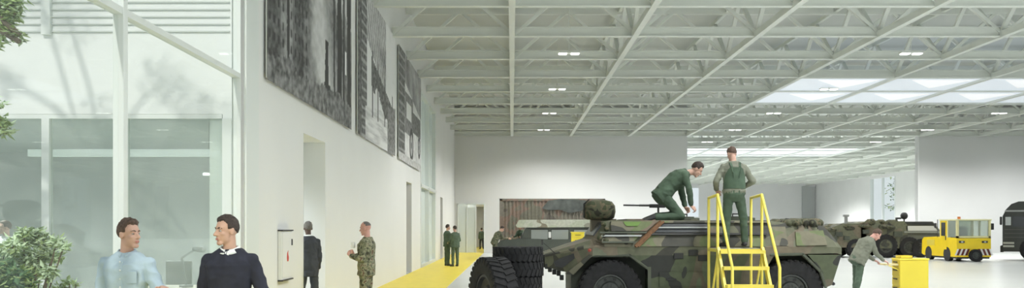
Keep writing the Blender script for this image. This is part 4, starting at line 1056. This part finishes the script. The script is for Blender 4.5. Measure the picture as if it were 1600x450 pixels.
# ------------------------------------------------------------------ plants and trees
LEAF = mat('leaf_green', (.30, .40, .16), .6, var=.35, scale=3)
LEAFP = mat('leaf_pale', (.56, .70, .46), .6, var=.3, scale=3)
LEAFD = mat('leaf_dark', (.07, .16, .06), .6, var=.4, scale=4)
BARK = mat('bark', (.14, .11, .08), .9, var=.3, scale=8, bump=.4)
def leaves(mb, c, r, n, size, rnd, flat=1.0, asp=.45, mi=None):
    for _ in range(n):
        while True:
            q = Vector((rnd.uniform(-1, 1), rnd.uniform(-1, 1), rnd.uniform(-1, 1)))
            if q.length < 1: break
        p = Vector(c) + Vector((q.x*r[0], q.y*r[1], q.z*r[2]))
        d = Vector((rnd.uniform(-1, 1), rnd.uniform(-1, 1), rnd.uniform(-.7, .5)*flat)).normalized()
        u = d.cross(Vector((rnd.uniform(-.5, .5), rnd.uniform(-.5, .5), 1))).normalized(); s = size*rnd.uniform(.6, 1.3)
        w = d.cross(u)*s*.12
        vs = [mb.b.verts.new(x) for x in (p, p + d*s*.45 + u*s*asp*.5 + w, p + d*s, p + d*s*.45 - u*s*asp*.5 + w)]
        f = mb.b.faces.new(vs)
        f.material_index = rnd.choice(mi) if mi else 0
def shrub(label, base, clusters, size, mats, seed, n=60, mi=(0,)):
    rnd = random.Random(seed); t = thing('shrub', label, 'shrub', base)
    st = MB(); fo = MB()
    for (x, y, z, r) in clusters:
        a = Vector((rnd.uniform(-.05, .05), rnd.uniform(-.05, .05), 0)); b = Vector((x, y, z))
        mid = a.lerp(b, .55) + Vector((0, 0, .12)); st.tube([a, mid, b], .008, 5)
        leaves(fo, (x, y, z), (r, r, r*.75), int(n*r/.2), size, rnd, mi=mi)
    st.build('stems', BARK, t); fo.build('foliage', mats, t)
    return t
def cl(pts, Y, base, spread=.25, seed=0):
    rnd = random.Random(seed); o = []
    for u, v, r in pts:
        p = at(u, v, Y + rnd.uniform(-spread, spread)); o.append((p.x - base[0], p.y - base[1], p.z - base[2], r*Y/F))
    return o
base = (-4.75, 8.7, -.05)
pts = [(20, 385, 18), (45, 375, 20), (70, 378, 16), (88, 378, 10), (30, 405, 22), (60, 400, 22), (82, 398, 14), (50, 425, 22), (20, 430, 20), (75, 425, 14), (60, 365, 12), (38, 362, 10), (5, 400, 16), (100, 384, 5)]
shrub('loose pale green shrub outside the glass at the lower left', base, cl(pts, 8.7, base, seed=1), .075, [LEAFP, LEAF], 11, 330, (0, 0, 0, 1))
base = (-5.1, 8.1, -.05)
pts = [(5, 420, 20), (15, 440, 24), (0, 445, 22), (30, 430, 14), (40, 450, 18), (25, 455, 24), (-15, 430, 24)]
shrub('dark green bush at the lower left corner, under the pale shrub', base, cl(pts, 8.1, base, seed=2), .085, [LEAFD, LEAF], 12, 220, (0, 0, 1))
base = (-4.55, 9.3, -.05)
pts = [(75, 450, 10), (100, 448, 10), (108, 440, 7), (92, 455, 12), (118, 443, 4)]
shrub('small low yellow green plant beside the glass wall', base, cl(pts, 9.3, base, seed=3), .06, [LEAF, LEAFP], 13, 200, (0, 1))
def tree(name_label, base, h, limbs, seed, leafsize, mats, n, mi=(0,)):
    rnd = random.Random(seed); t = thing('tree', name_label, 'tree', base)
    tr = MB(); tr.tube([(0, 0, 0), (.05, .02, h*.35), (-.05, .05, h*.7), (0, 0, h)], .11, 10); tr.build('trunk', BARK, t, smooth='full')
    br = MB(); fo = MB()
    for (x, y, z, r, k) in limbs:
        s = Vector((0, 0, h*rnd.uniform(.6, .95))); e = Vector((x, y, z)); m_ = s.lerp(e, .5) + Vector((0, 0, .25))
        br.tube([s, m_, e], .025, 6)
        leaves(fo, e, (r*1.5, r*1.5, r), int(n*k), leafsize, rnd, mi=mi)
        for q in range(3):
            e2 = e + Vector((rnd.uniform(-r, r), rnd.uniform(-r, r), rnd.uniform(-r, 0)))*1.2; br.cap(e, e2, .01, .004, 5)
    br.build('branches', BARK, t); fo.build('foliage', mats, t)
# hanging branch tree (crown above the frame, left of the glass wall)
base = (-5.9, 6.6, -.05); L = []
for u, v, r, k in ((6, 10, 14, .5), (22, 20, 11, .35), (18, 4, 14, .4), (8, 32, 12, .4), (20, 48, 7, .13), (30, 54, 6, .1), (28, 64, 3, .03), (4, 26, 12, .4), (0, 190, 9, .35), (3, 205, 7, .25), (-8, 60, 14, .5), (-20, 160, 16, .5), (14, -5, 16, .6)):
    p = at(u, v, 7.6); L.append((p.x - base[0], p.y - base[1], p.z - base[2], r*7.6/F, k))
rnd = random.Random(21)
for i in range(15):
    x0, y0_, z0_ = rnd.uniform(-4.2, .9), rnd.uniform(-2.2, .8), rnd.uniform(4.7, 8.0); q = rnd.uniform(.16, .30)
    for k in range(rnd.randint(2, 5)):
        L.append((x0 + k*.36, y0_ + rnd.uniform(-.1, .1), z0_ - k*.30 + rnd.uniform(-.06, .06), q*rnd.uniform(.7, 1.2), .9))
L = [l for l in L if base[0] + l[0] < -3.9 or l[4] < .7]
tree('broad leaved tree in the courtyard with branches hanging in at the top left', base, 6.3, L, 22, .085, [LEAF, LEAFP], 190, (0, 0, 1))
base = (44.8, 101.2, 0); L = []
rnd = random.Random(31)
for i in range(22): L.append((rnd.uniform(-1.4, 1.6), rnd.uniform(-1.6, 2.2), rnd.uniform(3.5, 7.6), rnd.uniform(.4, .8), 1))
tree('distant green tree seen through the tall rear window', base, 6, L, 32, .4, [LEAF, LEAFD], 26, (0, 1))

# ------------------------------------------------------------------ office furniture
dk_ = thing('office_desk', 'pale desk behind the glass between the two men in front', 'desk', (-5.1, 13.6, -.01))
MB().bb(-.9, .9, -.4, .4, .72, .75, bev=.005).build('desk_top', mat('desk_wood', (.55, .50, .38), .5), dk_)
for x in (-.84, .84):
    for y in (-.35, .35): MB().bb(x - .025, x + .025, y - .025, y + .025, 0, .72).build('leg', FRAME, dk_)
dl = thing('desk_lamp', 'grey jointed desk lamp on the pale desk', 'lamp', (at(291, 0, 13.5).x, 13.5, .74))
B = (at(291, 0, 13.5).x, 13.5, .74); q = lambda u, v: (at(u, v, 13.5).x - B[0], 0, at(u, v, 13.5).z - B[2])
MB().cyl((0, 0, 0), (0, 0, .03), .10, 20).build('base', GREYP, dl)
MB().bar((0, 0, .03), q(284, 403), .03).build('lower_arm', GREYP, dl)
MB().bar(q(284, 403), q(306, 389), .028).build('upper_arm', GREYP, dl)
MB().cap(q(304, 389), q(316, 390), .035, .05, 12).build('lamp_shade', GREYP, dl)
mn = thing('office_chair', 'dark office chair standing at the pale desk', 'chair', (-5.35, 14.35, -.01))
MB().box((0, .05, .86), (.42, .05, .5), bev=.02).build('backrest', GREYP, mn)
MB().bb(-.23, .23, -.42, .04, .44, .5, bev=.02).build('seat', GREYP, mn)
MB().cyl((0, -.18, .08), (0, -.18, .44), .03, 10).build('pedestal', BLACK, mn)
b = MB()
for i in range(5): a = 2*PI*i/5; b.bar((0, -.18, .08), (.28*math.cos(a), -.18 + .28*math.sin(a), .05), .04); b.ell((.28*math.cos(a), -.18 + .28*math.sin(a), .03), (.03, .03, .03), n=8, m=6)
b.build('base_star', BLACK, mn)
ll = thing('linear_lamp', 'long pale strip lamp under the office ceiling', 'lamp', (-5.9, 14.2, 2.76))
MB().bb(-1.75, 1.35, -.05, .05, 0, .11).build('lamp_body', mat('strip_lamp', (.75, .8, .77), .6, emit=((.9, 1, .95), .35)), ll)
for x in (-1.5, 1.1): MB().cyl((x, 0, .11), (x, 0, .545), .006, 6).build('hanger', GREYP, ll)
l2 = thing('strip_lamp', 'short strip lamp deep in the office, near its right end', 'lamp', (-5.55, 17, 2.62))
MB().bb(-.3, .3, -.04, .04, 0, .05).build('lamp_body', MATS['strip_lamp'], l2)
MB().cyl((0, 0, .05), (0, 0, .69), .006, 6).build('hanger', GREYP, l2)

# ------------------------------------------------------------------ light
def lamp_obj(kind, loc, e, **kw):
    l = bpy.data.lights.new(kind.lower() + '_light', kind); l.energy = e
    for k, v in kw.items():
        if k != 'rot': setattr(l, k, v)
    o = bpy.data.objects.new(l.name, l); COL.objects.link(o); o.location = loc
    if 'rot' in kw: o.rotation_euler = kw['rot']
    return o
s = lamp_obj('SUN', (-6, -5, 14), 1.9, angle=math.radians(1.0), color=(1, .97, .9))
s.rotation_euler = Vector((.10, 1, -.62)).to_track_quat('-Z', 'Y').to_euler()
lamp_obj('SPOT', (-6, 16, 3.2), 900, spot_size=2.8, spot_blend=.8, shadow_soft_size=.4, color=(.97, 1, .97))
lamp_obj('SPOT', (-10, 16, 3.2), 900, spot_size=2.8, spot_blend=.8, shadow_soft_size=.4, color=(.95, 1, .97))
pl_ = thing('passage_fill', 'added glowing fill panel inside the passage beyond the end wall', 'lamp', (-3.15, 64, 3.14)); MB().bb(-.35, .35, -5.5, 5.5, 0, .05).build('lamp_panel', CLOUDW, pl_)  # glowing panel added to brighten the dark passage
for x in (20, 32):
    for y in (72, 90, 108): lamp_obj('SPOT', (x, y, ZB - .2), 11500, spot_size=2.8, spot_blend=.6, shadow_soft_size=.3)
for x in (6, 20, 31):
    lamp_obj('SPOT', (x, 50.5, ZB - .1), 1700, spot_size=2.8, spot_blend=.6, shadow_soft_size=.4)  # extra spots without fixtures, added to brighten the end wall
for x in (5, 14, 23, 32):
    for y in (6, 13.5, 21): lamp_obj('SPOT', (x, y, ZB - .1), 1150, spot_size=2.7, spot_blend=.6, shadow_soft_size=.4)
w = bpy.data.worlds.new('World'); sc.world = w; w.use_nodes = True
bg = w.node_tree.nodes['Background']; bg.inputs[0].default_value = (.86, .93, .96, 1); bg.inputs[1].default_value = .88
cam = bpy.data.cameras.new('camera'); co = bpy.data.objects.new('camera', cam); COL.objects.link(co); sc.camera = co
co.location = (0, 0, EYE); co.rotation_euler = (PI/2, 0, 0); cam.sensor_width = 36; cam.lens = 36*F/1600; cam.shift_y = 129/1600; cam.clip_end = 400
sc.view_settings.view_transform = 'Standard'; sc.view_settings.look = 'None'
sc.cycles.max_bounces = 8; sc.cycles.diffuse_bounces = 4; sc.cycles.glossy_bounces = 3; sc.cycles.transparent_max_bounces = 16
sc.cycles.sample_clamp_indirect = 4
